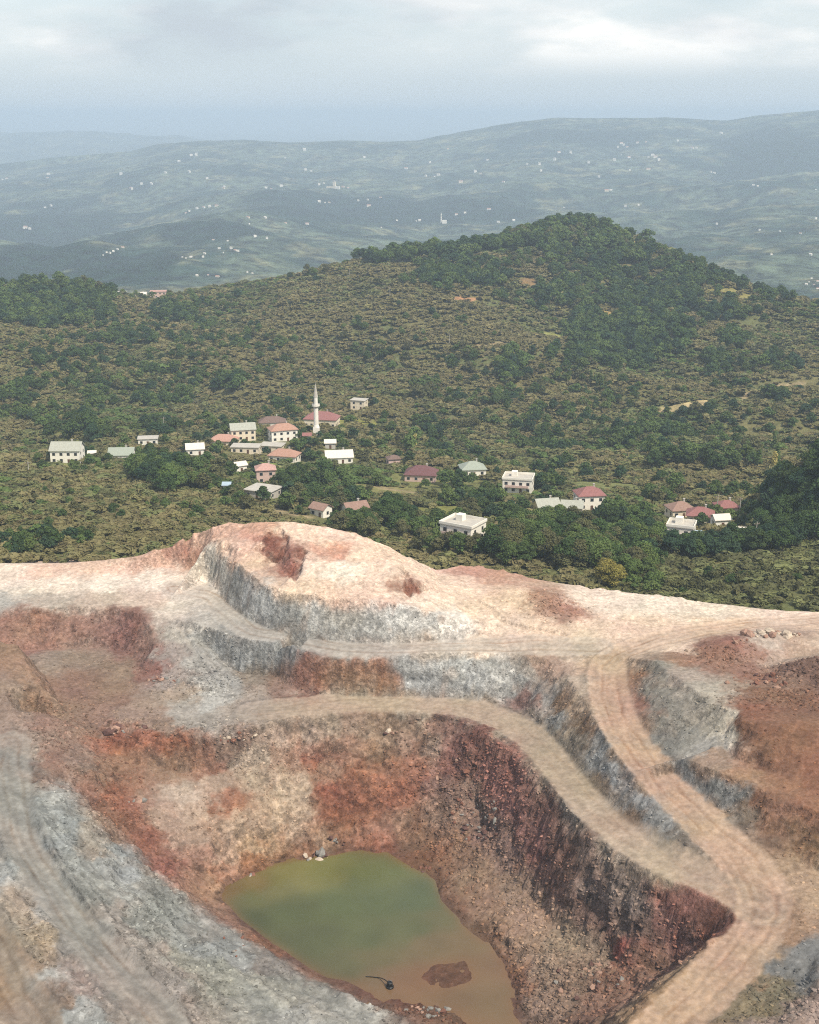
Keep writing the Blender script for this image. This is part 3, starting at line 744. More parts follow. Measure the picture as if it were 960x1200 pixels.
# ---- strata colours: rock and soil tones, with the pit's cloud shade painted in
SEEDS = [  # (px, py, sRGB of the ground, some light and shade included)
    # pale plateau
    (0, 672, (244, 222, 202)), (0, 690, (236, 218, 202)), (0, 703, (196, 192, 186)), (60, 668, (240, 200, 176)), (60, 685, (242, 222, 204)), (60, 702, (206, 190, 176)), (120, 665, (238, 198, 172)), (120, 685, (244, 228, 212)), (120, 704, (214, 190, 172)),
    (180, 660, (236, 190, 160)), (180, 680, (244, 226, 210)), (170, 702, (222, 198, 180)), (210, 650, (222, 160, 128)), (225, 672, (242, 222, 206)), (235, 695, (232, 218, 206)), (210, 710, (222, 208, 194)), (250, 722, (204, 198, 190)),
    # mound; the dark scarp tones hold rust and painted shadow
    (235, 630, (238, 190, 160)), (262, 625, (240, 190, 160)), (300, 622, (236, 178, 146)), (345, 618, (246, 212, 186)), (314, 636, (160, 100, 78), .3), (330, 652, (160, 100, 78), .3), (343, 664, (170, 108, 84), .25), (275, 640, (240, 200, 172)), (295, 655, (240, 200, 170)), (380, 625, (248, 214, 188)), (392, 648, (236, 176, 148)), (365, 665, (246, 218, 196)), (400, 672, (248, 232, 214)), (430, 650, (248, 212, 186)), (440, 675, (246, 214, 190)), (460, 650, (248, 212, 184)), (480, 690, (160, 100, 76), .2),
    (490, 668, (248, 216, 190)), (510, 690, (248, 214, 188)), (345, 690, (240, 206, 178)), (390, 694, (240, 204, 178)), (440, 698, (242, 206, 182)), (500, 705, (246, 218, 196)),
    (245, 655, (226, 214, 198)), (255, 672, (214, 208, 196)), (275, 690, (190, 190, 184)), (300, 708, (182, 186, 184)), (320, 718, (174, 180, 180)), (350, 722, (178, 180, 174)), (370, 735, (176, 178, 172)), (400, 728, (196, 192, 182)), (430, 738, (190, 190, 186)), (460, 730, (196, 198, 198)), (500, 735, (214, 212, 208)), (535, 730, (240, 232, 222)), (540, 744, (226, 218, 210)),
    # bench road and right plateau
    (300, 742, (190, 184, 176)), (350, 752, (188, 182, 172)), (420, 759, (196, 186, 174)), (500, 758, (214, 198, 182)), (560, 755, (234, 212, 192)), (540, 690, (246, 214, 188)), (560, 668, (224, 170, 140)), (585, 672, (220, 164, 132)), (560, 715, (240, 208, 180)), (590, 745, (238, 210, 186)), (600, 700, (238, 202, 170)), (640, 698, (206, 158, 130)), (660, 715, (198, 150, 124)),
    (640, 740, (238, 206, 178)), (690, 705, (244, 222, 202)), (700, 740, (240, 210, 182)), (760, 708, (246, 226, 208)), (760, 735, (240, 208, 180)), (830, 715, (244, 222, 202)), (850, 735, (238, 204, 174)), (920, 722, (242, 216, 194)), (960, 735, (234, 200, 172)), (660, 765, (222, 196, 172)), (700, 780, (220, 186, 154)), (780, 755, (232, 204, 178)), (1050, 735, (236, 206, 180)),
    # left red face under the plateau and the left floor
    (0, 735, (172, 124, 100)), (40, 728, (168, 118, 96)), (40, 748, (182, 132, 108)), (90, 735, (174, 126, 106)), (125, 738, (170, 124, 106)), (150, 730, (150, 104, 88)), (150, 752, (148, 104, 90)), (172, 760, (166, 116, 102)), (178, 785, (152, 102, 88)), (195, 765, (176, 160, 150)), (205, 790, (186, 168, 158)),
    (60, 772, (172, 148, 130)), (100, 775, (168, 140, 120)), (140, 785, (162, 130, 108)), (90, 800, (160, 122, 98)), (80, 820, (158, 120, 98)), (130, 815, (160, 124, 100)), (160, 835, (176, 148, 126)), (200, 820, (182, 158, 138)), (215, 835, (186, 176, 164)), (250, 825, (186, 184, 178)), (235, 845, (178, 168, 156)), (290, 830, (188, 172, 156)), (110, 845, (158, 122, 102)), (185, 850, (164, 136, 116)),
    # scree and grey faces
    (215, 745, (196, 188, 178)), (235, 775, (184, 178, 170)), (255, 800, (180, 176, 170)), (240, 748, (186, 182, 174)), (260, 760, (156, 160, 160)), (290, 768, (160, 166, 168)), (320, 772, (152, 160, 164)), (345, 770, (134, 134, 136)), (300, 792, (164, 146, 130)), (330, 797, (160, 128, 108)),
    (365, 785, (172, 124, 98)), (390, 795, (184, 136, 106)), (420, 790, (186, 138, 108)), (455, 795, (180, 138, 110)), (360, 803, (166, 116, 92)),
    (480, 785, (166, 170, 172)), (490, 800, (160, 166, 172)), (530, 785, (176, 180, 178)), (550, 800, (178, 182, 184)), (580, 790, (186, 186, 180)), (600, 800, (178, 178, 174)), (620, 790, (190, 176, 160)), (640, 782, (196, 160, 136)), (618, 818, (150, 112, 100), .5), (640, 815, (170, 162, 156)), (660, 830, (176, 140, 108)), (668, 850, (172, 150, 128)), (655, 845, (164, 164, 162)), (685, 850, (156, 120, 88)), (700, 880, (160, 164, 168)), (720, 905, (146, 154, 164)), (750, 935, (142, 150, 160)), (775, 965, (146, 146, 148)), (800, 990, (156, 140, 126)), (680, 870, (150, 134, 116)), (820, 1010, (180, 158, 136)),
    # lower road
    (400, 822, (192, 168, 144)), (480, 825, (196, 172, 148)), (560, 833, (188, 168, 146)), (610, 856, (180, 160, 138)), (650, 895, (182, 160, 136)), (690, 940, (204, 184, 162)), (740, 982, (208, 184, 160)), (790, 1015, (212, 184, 154)), (330, 832, (186, 164, 144)), (640, 870, (150, 136, 120)), (700, 925, (166, 140, 114)), (740, 965, (166, 134, 102)),
    # ramp road
    (715, 800, (216, 172, 134)), (725, 845, (210, 162, 124)), (750, 885, (206, 160, 124)), (790, 930, (204, 158, 120)), (835, 975, (204, 164, 128)), (875, 1015, (206, 168, 132)), (895, 1060, (204, 166, 130)), (930, 1040, (206, 170, 134)), (920, 1090, (196, 152, 116)), (870, 1110, (202, 162, 126)), (820, 1165, (196, 154, 114)), (780, 1200, (194, 150, 110)), (880, 1150, (184, 146, 112)), (690, 800, (210, 186, 160)), (705, 840, (204, 176, 146)), (735, 890, (190, 156, 124)), (760, 920, (192, 160, 130)),
    (738, 800, (178, 130, 100)), (745, 830, (182, 132, 102)), (757, 860, (180, 140, 110)),
    # knoll and the rusty right side
    (770, 785, (164, 156, 142)), (770, 815, (160, 154, 140)), (790, 835, (162, 156, 142)), (800, 860, (166, 162, 152)), (780, 870, (156, 152, 144)), (820, 840, (182, 172, 154)), (840, 850, (206, 196, 178)), (850, 865, (210, 200, 184)), (830, 875, (190, 184, 174)), (800, 790, (196, 176, 156)), (830, 805, (198, 186, 166)), (860, 800, (190, 164, 142)), (800, 775, (178, 130, 102)), (850, 782, (170, 122, 98)), (880, 795, (166, 112, 86)),
    (840, 762, (168, 118, 92)), (860, 755, (160, 108, 84)), (880, 765, (190, 144, 118)), (910, 770, (206, 176, 152)), (935, 762, (204, 168, 142)), (940, 750, (206, 174, 148)), (900, 750, (214, 196, 178)), (960, 760, (214, 184, 158)), (940, 785, (132, 98, 82)), (960, 790, (128, 94, 78)), (925, 800, (160, 122, 100)), (900, 815, (146, 102, 76)), (940, 825, (146, 100, 74)), (960, 835, (142, 96, 70)), (880, 835, (148, 92, 64)), (870, 850, (144, 92, 64)), (890, 865, (134, 88, 62)), (930, 870, (134, 86, 60)), (960, 880, (130, 84, 58)), (900, 890, (138, 92, 66)), (950, 910, (158, 100, 68)),
    (870, 905, (196, 146, 108)), (920, 925, (176, 120, 84)), (960, 945, (170, 114, 80)), (830, 893, (186, 156, 128)), (810, 900, (142, 144, 146)), (840, 920, (136, 140, 140)), (865, 940, (140, 140, 138)), (885, 955, (150, 128, 108)), (910, 960, (154, 108, 78)), (950, 985, (136, 102, 72)), (900, 940, (162, 112, 80)), (1060, 950, (156, 104, 74)),
    (955, 1115, (120, 122, 126)), (930, 1145, (110, 112, 116)), (900, 1165, (128, 116, 92)), (870, 1185, (150, 132, 100)), (950, 1175, (178, 152, 140)), (920, 1195, (176, 150, 136)), (1050, 1150, (176, 146, 128)),
    # back wall of the pit
    (140, 870, (172, 104, 74)), (170, 870, (166, 104, 76)), (200, 875, (168, 106, 76)), (150, 895, (162, 112, 88)), (120, 905, (160, 116, 94)), (95, 890, (164, 132, 116)), (110, 920, (158, 114, 92)), (135, 930, (162, 98, 70)), (150, 960, (152, 98, 72)), (175, 985, (154, 98, 72)), (200, 1010, (150, 96, 74)), (180, 900, (164, 122, 98)), (230, 885, (160, 112, 86)), (270, 880, (168, 134, 112)),
    (250, 900, (164, 112, 86)), (220, 935, (206, 182, 160)), (200, 960, (190, 158, 134)), (240, 950, (196, 160, 134)), (265, 945, (174, 114, 82)), (255, 915, (190, 160, 136)), (290, 890, (200, 176, 152)), (300, 920, (196, 164, 138)), (280, 970, (200, 164, 136)), (310, 960, (208, 168, 136)), (260, 1000, (206, 166, 134)), (300, 995, (210, 166, 128)), (230, 1000, (188, 142, 116)), (250, 1025, (196, 142, 108)), (235, 1025, (170, 122, 96)), (220, 985, (190, 156, 132)),
    (340, 860, (196, 168, 144)), (345, 885, (190, 152, 126)), (390, 850, (190, 164, 138)), (420, 845, (176, 142, 118)), (450, 850, (172, 134, 110)), (400, 880, (176, 132, 104)), (360, 890, (160, 98, 68)), (380, 905, (184, 146, 116)), (350, 925, (204, 172, 144)), (345, 960, (208, 172, 140)), (385, 930, (162, 100, 68)), (400, 950, (154, 90, 60)), (430, 915, (172, 112, 80)), (450, 935, (170, 108, 76)), (470, 900, (172, 118, 90)), (490, 870, (168, 130, 108)), (505, 870, (184, 152, 130)), (410, 970, (164, 108, 78)), (440, 975, (168, 118, 88)), (370, 985, (176, 136, 106)), (470, 970, (172, 130, 100)), (480, 985, (170, 124, 92)),
    # right wall: maroon, and rubble below
    (520, 850, (156, 116, 98)), (560, 870, (132, 84, 70)), (590, 895, (126, 80, 68)), (545, 895, (130, 88, 74)), (575, 910, (116, 74, 64)), (610, 920, (122, 80, 68)), (640, 955, (134, 92, 78)), (600, 945, (118, 78, 68)), (630, 985, (124, 84, 72)), (660, 1000, (140, 100, 84)), (690, 1010, (158, 128, 112)), (650, 1030, (138, 98, 82)), (700, 1050, (156, 132, 118)), (740, 1060, (162, 140, 126)), (720, 1090, (150, 122, 106)), (760, 1090, (140, 112, 98)), (800, 1060, (120, 76, 64)), (830, 1075, (124, 80, 66)), (790, 1100, (112, 76, 64)), (845, 1085, (134, 84, 66)), (730, 1110, (128, 70, 56)), (680, 1060, (150, 116, 100)),
    (540, 930, (168, 130, 112)), (520, 955, (172, 134, 112)), (560, 965, (164, 126, 110)), (590, 1000, (154, 120, 104)), (540, 1000, (170, 130, 100)), (560, 1020, (172, 134, 106)), (600, 1050, (176, 144, 118)), (570, 1060, (178, 138, 108)), (620, 1080, (190, 154, 126)), (600, 1100, (182, 146, 116)), (660, 1110, (176, 148, 122)), (640, 1130, (178, 148, 124)), (680, 1150, (166, 134, 112)), (640, 1170, (172, 140, 118)), (710, 1150, (146, 104, 84)), (720, 1180, (150, 108, 88)), (760, 1130, (150, 110, 90)), (520, 1010, (156, 106, 76)), (535, 1060, (150, 106, 80)), (580, 1110, (152, 108, 80)), (605, 1160, (140, 98, 74)), (700, 1120, (170, 142, 120)),
    # shore and bed
    (300, 1015, (188, 124, 78)), (350, 1004, (178, 124, 84)), (440, 992, (166, 106, 68)), (500, 1005, (176, 116, 78)), (350, 1050, (120, 100, 60)), (430, 1060, (110, 96, 60)), (520, 1145, (146, 96, 68)), (540, 1130, (134, 90, 66)), (480, 1172, (140, 88, 62)), (450, 1165, (150, 100, 76)), (500, 1188, (150, 106, 84)), (540, 1195, (146, 102, 78)), (590, 1150, (166, 116, 78)),
    (320, 1108, (156, 100, 74)), (280, 1080, (150, 108, 88)), (380, 1148, (160, 112, 88)), (440, 1176, (166, 122, 98)),
    # left spur and grey bank
    (10, 770, (170, 128, 102)), (30, 790, (178, 138, 110)), (10, 800, (168, 138, 118)), (40, 820, (172, 130, 104)), (10, 830, (166, 138, 120)), (55, 850, (170, 130, 112)), (30, 860, (176, 150, 134)), (60, 890, (166, 124, 106)), (50, 905, (168, 130, 110)), (15, 885, (186, 168, 152)), (15, 910, (176, 164, 150)), (-60, 850, (170, 136, 116)), (-60, 780, (170, 128, 104)),
    (15, 940, (174, 164, 152)), (15, 970, (172, 164, 154)), (25, 1000, (182, 168, 154)), (5, 1020, (160, 170, 174)), (35, 1030, (186, 172, 158)), (55, 1060, (184, 174, 166)), (90, 1100, (176, 168, 160)), (20, 1060, (190, 162, 134)), (80, 1130, (182, 160, 146)), (110, 1150, (180, 152, 138)), (150, 1190, (180, 152, 136)), (60, 1140, (170, 172, 168)), (45, 1110, (184, 156, 118)), (30, 1130, (170, 138, 104)), (5, 1150, (182, 146, 108)), (20, 1185, (184, 146, 110)), (5, 1190, (184, 146, 108)), (90, 1190, (158, 168, 172)), (65, 1180, (172, 140, 112)),
    (60, 940, (166, 172, 166)), (55, 965, (164, 170, 164)), (75, 965, (142, 162, 172)), (80, 985, (138, 158, 170)), (95, 970, (192, 166, 142)), (110, 990, (184, 158, 136)), (125, 975, (166, 130, 110)), (90, 1010, (160, 166, 160)), (120, 1015, (160, 170, 172)), (150, 1020, (140, 158, 172)), (145, 1040, (152, 162, 156)), (175, 1040, (166, 164, 154)), (110, 1040, (168, 164, 154)), (130, 1070, (178, 160, 146)), (170, 1080, (168, 168, 158)), (195, 1070, (164, 166, 156)), (210, 1085, (160, 164, 158)), (150, 1110, (186, 162, 148)), (180, 1130, (182, 156, 140)), (200, 1150, (182, 158, 144)), (230, 1110, (154, 164, 166)), (250, 1110, (146, 158, 168)), (225, 1130, (172, 168, 150)), (280, 1120, (156, 164, 170)), (260, 1140, (170, 168, 150)), (240, 1100, (170, 158, 148)), (300, 1150, (176, 172, 156)), (250, 1180, (178, 166, 150)), (210, 1185, (182, 160, 146)), (300, 1180, (176, 172, 160)), (340, 1165, (180, 174, 158)), (380, 1180, (186, 178, 164)), (420, 1188, (196, 188, 176)), (350, 1195, (170, 168, 164)), (310, 1130, (150, 128, 116)),
]


def poly_mask(pxs, feather=0.8, rough=0.8, seed=0):
    """soft-edged area on the ground given by surveyed corners"""
    P = np.array([hit_quarry(*p)[:2] for p in pxs])
    pad = feather + 2 * rough + 1
    i0 = max(0, int((P[:, 0].min() - pad - QX0) / QS)); i1 = min(QXX.shape[1], int((P[:, 0].max() + pad - QX0) / QS) + 2)
    j0 = max(0, int((P[:, 1].min() - pad - QY0) / QS)); j1 = min(QXX.shape[0], int((P[:, 1].max() + pad - QY0) / QS) + 2)
    out = np.zeros(QXX.shape)
    if i1 <= i0 or j1 <= j0: return out
    x0 = QXX[j0:j1, i0:i1]; y0 = QYY[j0:j1, i0:i1]
    X = x0 + rough * fbm(x0 / 2.5, y0 / 2.5, 3, 0.6, seed=300 + seed); Y = y0 + rough * fbm(x0 / 2.5, y0 / 2.5, 3, 0.6, seed=320 + seed)
    ins = np.zeros(X.shape, bool); D = np.full(X.shape, 1e9)
    j = len(P) - 1
    for i in range(len(P)):
        xi, yi = P[i]; xj, yj = P[j]
        ins ^= ((yi > Y) != (yj > Y)) & (X < (xj - xi) * (Y - yi) / (yj - yi + 1e-12) + xi)
        L2 = (xj - xi) ** 2 + (yj - yi) ** 2 + 1e-9
        t = np.clip(((X - xi) * (xj - xi) + (Y - yi) * (yj - yi)) / L2, 0, 1)
        D = np.minimum(D, (X - xi - t * (xj - xi)) ** 2 + (Y - yi - t * (yj - yi)) ** 2); j = i
    D = np.sqrt(D) * np.where(ins, 1, -1)
    out[j0:j1, i0:i1] = smooth01(D / feather + 0.5)
    return out


BANK = poly_mask([(-60, 860), (30, 885), (70, 925), (140, 995), (215, 1056), (300, 1108), (400, 1162), (500, 1200), (480, 1290), (-60, 1290)], 3.0, 1.0, 1)
MOUNDM = poly_mask([(215, 640), (245, 672), (300, 690), (380, 704), (480, 712), (540, 722), (520, 690), (495, 660), (420, 628), (345, 613), (262, 616)], 4.0, 0.5, 2)
for pxs, dep in (([(300, 646), (308, 634), (318, 624), (329, 622), (338, 631), (336, 648), (330, 661), (316, 655)], 1.3), ([(337, 674), (344, 656), (353, 645), (360, 648), (353, 664), (346, 682)], 1.1), ([(473, 666), (480, 675), (485, 689), (482, 700), (475, 695), (476, 682)], 1.1), ([(216, 640), (222, 626), (228, 622), (226, 636), (220, 655)], 1.2)):
    QZ -= dep * poly_mask(pxs, 1.0, 0.5, 5)                             # slumped hollows in the mound
BAL = QXX * 0.74 - QYY * 0.67; BPE = QXX * 0.67 + QYY * 0.74          # along and across the bank
QZ += BANK * (1 - 0.6 * ROADMASK) * (0.6 * fbm(BPE / 3.6, BAL / 12, 4, 0.6, seed=330))
QZ += MOUNDM * (0.3 * ridged(QXX / 7, QYY / 9, 3, 0.5, seed=340) + 0.25 * fbm(QXX / 3, QYY / 4, 3, seed=343))
PATCHES = [  # crisp areas of other rock, and rusty mound scarps with painted shadow: corners, colour, strength
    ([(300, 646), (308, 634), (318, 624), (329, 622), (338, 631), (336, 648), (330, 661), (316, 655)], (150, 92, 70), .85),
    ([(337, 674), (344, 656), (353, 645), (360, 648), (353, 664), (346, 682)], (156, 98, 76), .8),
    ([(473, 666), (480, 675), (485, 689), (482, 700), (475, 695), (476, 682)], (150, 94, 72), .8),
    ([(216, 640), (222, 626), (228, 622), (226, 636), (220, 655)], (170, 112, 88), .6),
    ([(383, 640), (396, 636), (408, 646), (402, 656), (388, 654)], (226, 160, 132), .6),
    ([(612, 700), (628, 690), (648, 695), (662, 706), (690, 722), (665, 722), (640, 716)], (176, 130, 104), .6),
    ([(536, 668), (560, 663), (582, 668), (590, 678), (560, 676)], (214, 160, 132), .5),
    ([(336, 800), (350, 770), (372, 772), (400, 778), (440, 776), (462, 772), (474, 812), (400, 814), (350, 810)], (176, 126, 98), .5),
    ([(860, 886), (868, 850), (900, 852), (960, 850), (960, 925), (905, 900)], (136, 92, 68), .4),
    ([(360, 895), (385, 880), (440, 895), (500, 890), (505, 930), (450, 960), (400, 968), (372, 940)], (158, 96, 66), .35),
    ([(205, 925), (235, 915), (250, 940), (235, 970), (210, 965)], (206, 184, 162), .5), ([(325, 900), (350, 905), (360, 950), (345, 985), (318, 975)], (210, 182, 156), .5), ([(275, 885), (300, 880), (310, 915), (285, 925)], (204, 182, 158), .45),
    ([(120, 862), (180, 862), (230, 868), (225, 885), (170, 884), (128, 880)], (168, 102, 72), .45),
]


def colour_quarry():
    P = np.array([hit_quarry(s[0], s[1]) for s in SEEDS])
    MF = np.array([[1.2 if (240 < s[0] < 545 and 650 < s[1] < 812) else 1.0] for s in SEEDS])
    WT = np.array([s[3] if len(s) > 3 else 1.0 for s in SEEDS])
    C = np.array([lin(s[2]) for s in SEEDS])
    lum = C.mean(1)[:, None]
    C = C * (0.48 + 0.10 * smooth01((lum - 0.42) / 0.25) + 0.10 * smooth01((0.26 - lum) / 0.1) + 1.2 * smooth01((0.14 - lum) / 0.06)) * np.where(lum > 0.5, np.array([[1.0, 0.97, 0.92]]), 1.0)  # pit tones cut to stand for cloud shade; dark wall tones lifted
    g = C.mean(1)[:, None]
    blue = (C[:, 2] > C[:, 0] * 0.90)[:, None]                 # bluish grey rock is only faintly blue
    C = np.where(blue, (C * 0.3 + g * np.array([1.05, 1.0, 0.91]) * 0.7) * 1.22 * MF, np.where(lum > 0.42, C * 0.8 + g * np.array([1.04, 1.0, 0.93]) * 0.2, C * 0.8 + g * np.array([1.10, 1.0, 0.88]) * 0.2))
    V = np.stack([QXX.ravel(), QYY.ravel(), QZ_RAW.ravel() * 2.0], 1)
    wx = 2.6 * fbm(V[:, 0] / 7, V[:, 1] / 7, 5, 0.68, seed=71); wy = 2.6 * fbm(V[:, 0] / 7, V[:, 1] / 7, 5, 0.68, seed=75); wz = 2.4 * fbm(V[:, 0] / 6, V[:, 1] / 6, 5, 0.68, seed=77)
    V = V + np.stack([wx, wy, wz], 1)
    P = P * np.array([1, 1, 2.0])
    out = np.zeros((len(V), 3)); 
    for i in range(0, len(V), 20000):
        v = V[i:i + 20000]
        d2 = (v ** 2).sum(1)[:, None] + (P ** 2).sum(1)[None] - 2 * v @ P.T
        w = WT[None] / (np.maximum(d2, 0) + 1.2) ** 2.5
        out[i:i + 20000] = (w @ C) / w.sum(1)[:, None]
    c = out.reshape(QXX.shape + (3,))
    rcol = {'ramp': (224, 190, 162), 'lower': (214, 188, 162), 'upper': (214, 202, 188), 'left': (178, 168, 156), 'corner': (186, 150, 114)}
    for k, (hw, _) in ROADS.items():
        e = hw - np.abs(RD[k]) + 0.7 * fbm(QXX / 3, QYY / 3, 3, 0.6, seed=81)
        rm = smooth01(e / 0.7 + 0.5) * (0.62 if k != 'upper' else 0.4) * (1 - STEEP)
        if k == 'lower': rm = rm * smooth01((QXX + 46) / 30)
        if k == 'ramp': rm = rm * (1 - 0.7 * smooth01((QZ_RAW - 30.6) / 3.5))
        c = c * (1 - rm[..., None]) + lin(rcol[k]) * 0.52 * rm[..., None]
        ed = np.exp(-((np.abs(RD[k]) - hw - 0.9) / 0.7) ** 2) * 0.28 * (np.abs(RD[k]) < 12) * (1 - smooth01((QZ_RAW - 32.3) / 1.5))
        c = c * (1 - ed[..., None] * np.clip(0.6 + fbm(QXX / 2, QYY / 2, 2, seed=82), 0, 1)[..., None])
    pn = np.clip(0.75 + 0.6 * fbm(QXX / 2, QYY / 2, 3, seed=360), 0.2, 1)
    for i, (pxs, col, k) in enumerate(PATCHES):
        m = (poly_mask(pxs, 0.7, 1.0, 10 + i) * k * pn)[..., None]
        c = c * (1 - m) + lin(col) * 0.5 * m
    g = c.mean(-1, keepdims=True)
    bk = BANK[..., None]
    c = c * (1 - 0.2 * bk) + 0.2 * bk * g * np.array([1.02, 1.0, 0.96])
    gb = bk * 0.38 * smooth01(0.6 + fbm(BPE / 9, BAL / 20, 3, seed=352))[..., None]
    c = c * (1 - gb) + lin((150, 156, 152)) * 0.46 * gb
    sk = 0.5 + 0.9 * fbm(BPE / 2.4, BAL / 8, 5, 0.65, seed=350)
    c = c * (1 + BANK * (np.clip(sk, 0, 1) - 0.5) * 0.25)[..., None]
    # wheel tracks: compacted rust-brown lanes with paler crowns between them
    for k, (hw, _) in ROADS.items():
        d = RD[k]; wob = 0.8 * fbm(QXX / 13, QYY / 13, 3, seed=61)
        rm = smooth01((hw - np.abs(d)) / 1.0)[..., None]
        tn = np.clip(0.55 + 0.6 * fbm(QXX / 9, QYY / 9, 2, seed=67), 0, 1)
        strk = 0.5 + 0.6 * fbm(QXX / 3 + wob, QYY / 3, 4, seed=83)
        c = c * (1 - rm * (0.16 * strk[..., None]))
        for o, a in ((-1.9, .7), (0.35, .35), (1.7, .8), (3.3, .3)) if k != 'lower' else ((-1.5, .35), (1.2, .4)):
            s = (a * np.exp(-((d - o - wob) / 0.38) ** 2) * rm[..., 0] * tn)[..., None]
            c = c * (1 - s) + c * np.array([0.60, 0.46, 0.36]) * s
        for o in (-1.3, 1.5, -3.0):
            s = (0.25 * np.exp(-((d - o - wob) / 0.4) ** 2) * rm[..., 0])[..., None]
            c = c * (1 - s) + np.clip(c * 1.25, 0, .85) * s
    # rust stains and pale leached blotches on the faces
    st = smooth01((fbm(QXX / 6, QYY / 6, 4, 0.6, seed=91) - 0.25) / 0.5) * STEEP * 0.35
    c = c * (1 - st[..., None]) + c * np.array([0.95, 0.70, 0.55]) * st[..., None]
    pl = smooth01((fbm(QXX / 4, QYY / 4, 4, 0.6, seed=95) - 0.35) / 0.4) * STEEP * 0.35
    c = c * (1 - pl[..., None]) + np.clip(c * 1.35, 0, .8) * pl[..., None]
    sp = np.clip(0.5 + 0.9 * fbm(QXX / 1.3, QYY / 1.3, 2, 0.7, seed=97), 0.0, 1.0)[..., None]
    c = c * (0.86 + 0.26 * sp)
    wet = smooth01((1.0 + 0.5 * fbm(QXX / 4, QYY / 4, 3, seed=370) - QZ) / 0.7)[..., None]        # damp mud along the water
    c = c * (1 - 0.4 * wet)
    c = c * (1 + 0.55 * np.clip(TONE, -0.6, 0.6))[..., None]      # each block its own shade of stone
    return np.clip(c, 0.01, 0.80)


QV, TONE = fracture()
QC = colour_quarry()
ROCK = rock_material('layered_rock', 0.8, True)
DIRT = rock_material('compacted_earth', 0.3, False, 1.6, 0.45)


def split_quarry():
    ny, nx = QXX.shape
    idx = np.arange(ny * nx).reshape(ny, nx)
    F = np.stack([idx[:-1, :-1], idx[:-1, 1:], idx[1:, 1:], idx[1:, :-1]], -1).reshape(-1, 4)
    cx = (QXX[:-1, :-1] + QS / 2).ravel(); cy = (QYY[:-1, :-1] + QS / 2).ravel()
    keep = cy < np.interp(cx, BX, BY) + 22
    cell = lambda A: A[:-1, :-1].ravel()
    region = np.zeros(len(F), int)
    slope = cell(STEEP)
    zc = cell(QZ_RAW)
    # mound above the bench road
    mpoly = np.array([hit_quarry(*p)[:2] for p in [(205, 652), (240, 682), (265, 706), (290, 726), (320, 739), (360, 749), (420, 755), (480, 755), (545, 748), (560, 730), (530, 700), (508, 670)]])
    ins = np.zeros(len(F), bool)
    poly = np.concatenate([mpoly, [[mpoly[-1][0], 400], [mpoly[0][0], 400]]])
    j = len(poly) - 1
    for i in range(len(poly)):
        xi, yi = poly[i]; xj, yj = poly[j]
        cond = ((yi > cy) != (yj > cy)) & (cx < (xj - xi) * (cy - yi) / (yj - yi + 1e-12) + xi)
        ins ^= cond; j = i
    plateau = (zc > 31.0) & (cy > 262) & ~ins
    region[plateau] = 1
    region[ins] = 2
    for code, k in ((3, 'ramp'), (4, 'lower'), (5, 'upper'), (6, 'left'), (6, 'corner')):
        hw = ROADS[k][0]
        m = (np.abs(cell(RD[k])) < hw) & (slope < 0.75)
        region[m] = code
    names = {0: ('quarry_pit', ROCK, 'terraced open pit of red, grey and maroon rock around the green pond'), 1: ('quarry_plateau', ROCK, 'pale cream dusty plateau around the top of the pit'),
             2: ('rock_mound', ROCK, 'tall pale pink rock mound with grey lower face behind the pit'), 3: ('haul_road', DIRT, 'wide tan haul road with rusty wheel tracks curving down the right side'),
             4: ('pit_road', DIRT, 'pale narrow bench road following the rim of the pit'), 5: ('bench_road', DIRT, 'light grey road along the foot of the pale mound'), 6: ('dirt_track', DIRT, 'grey brown vehicle track down the left bank')}
    V = QV
    C = QC.reshape(-1, 3)
    # one set of smooth normals for the whole surface, so the pieces meet without a seam
    P3 = V.reshape(ny, nx, 3)
    du = np.gradient(P3, axis=1); dv = np.gradient(P3, axis=0)
    nn = np.cross(du, dv).reshape(-1, 3)
    nn /= np.linalg.norm(nn, axis=1)[:, None]
    for code, (nm, mat, label) in names.items():
        f = F[keep & (region == code)]
        if not len(f): continue
        used, inv = np.unique(f, return_inverse=True)
        me = np_mesh(nm, V[used], inv.reshape(-1, 4))
        set_color(me, 'strata_shade', C[used])
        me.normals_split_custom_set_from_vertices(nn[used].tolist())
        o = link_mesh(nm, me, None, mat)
        tag(o, label, None, None, 'structure')


split_quarry()

# ------------------------------------------------------------------ pond: turbid water, its colour follows how shallow it is


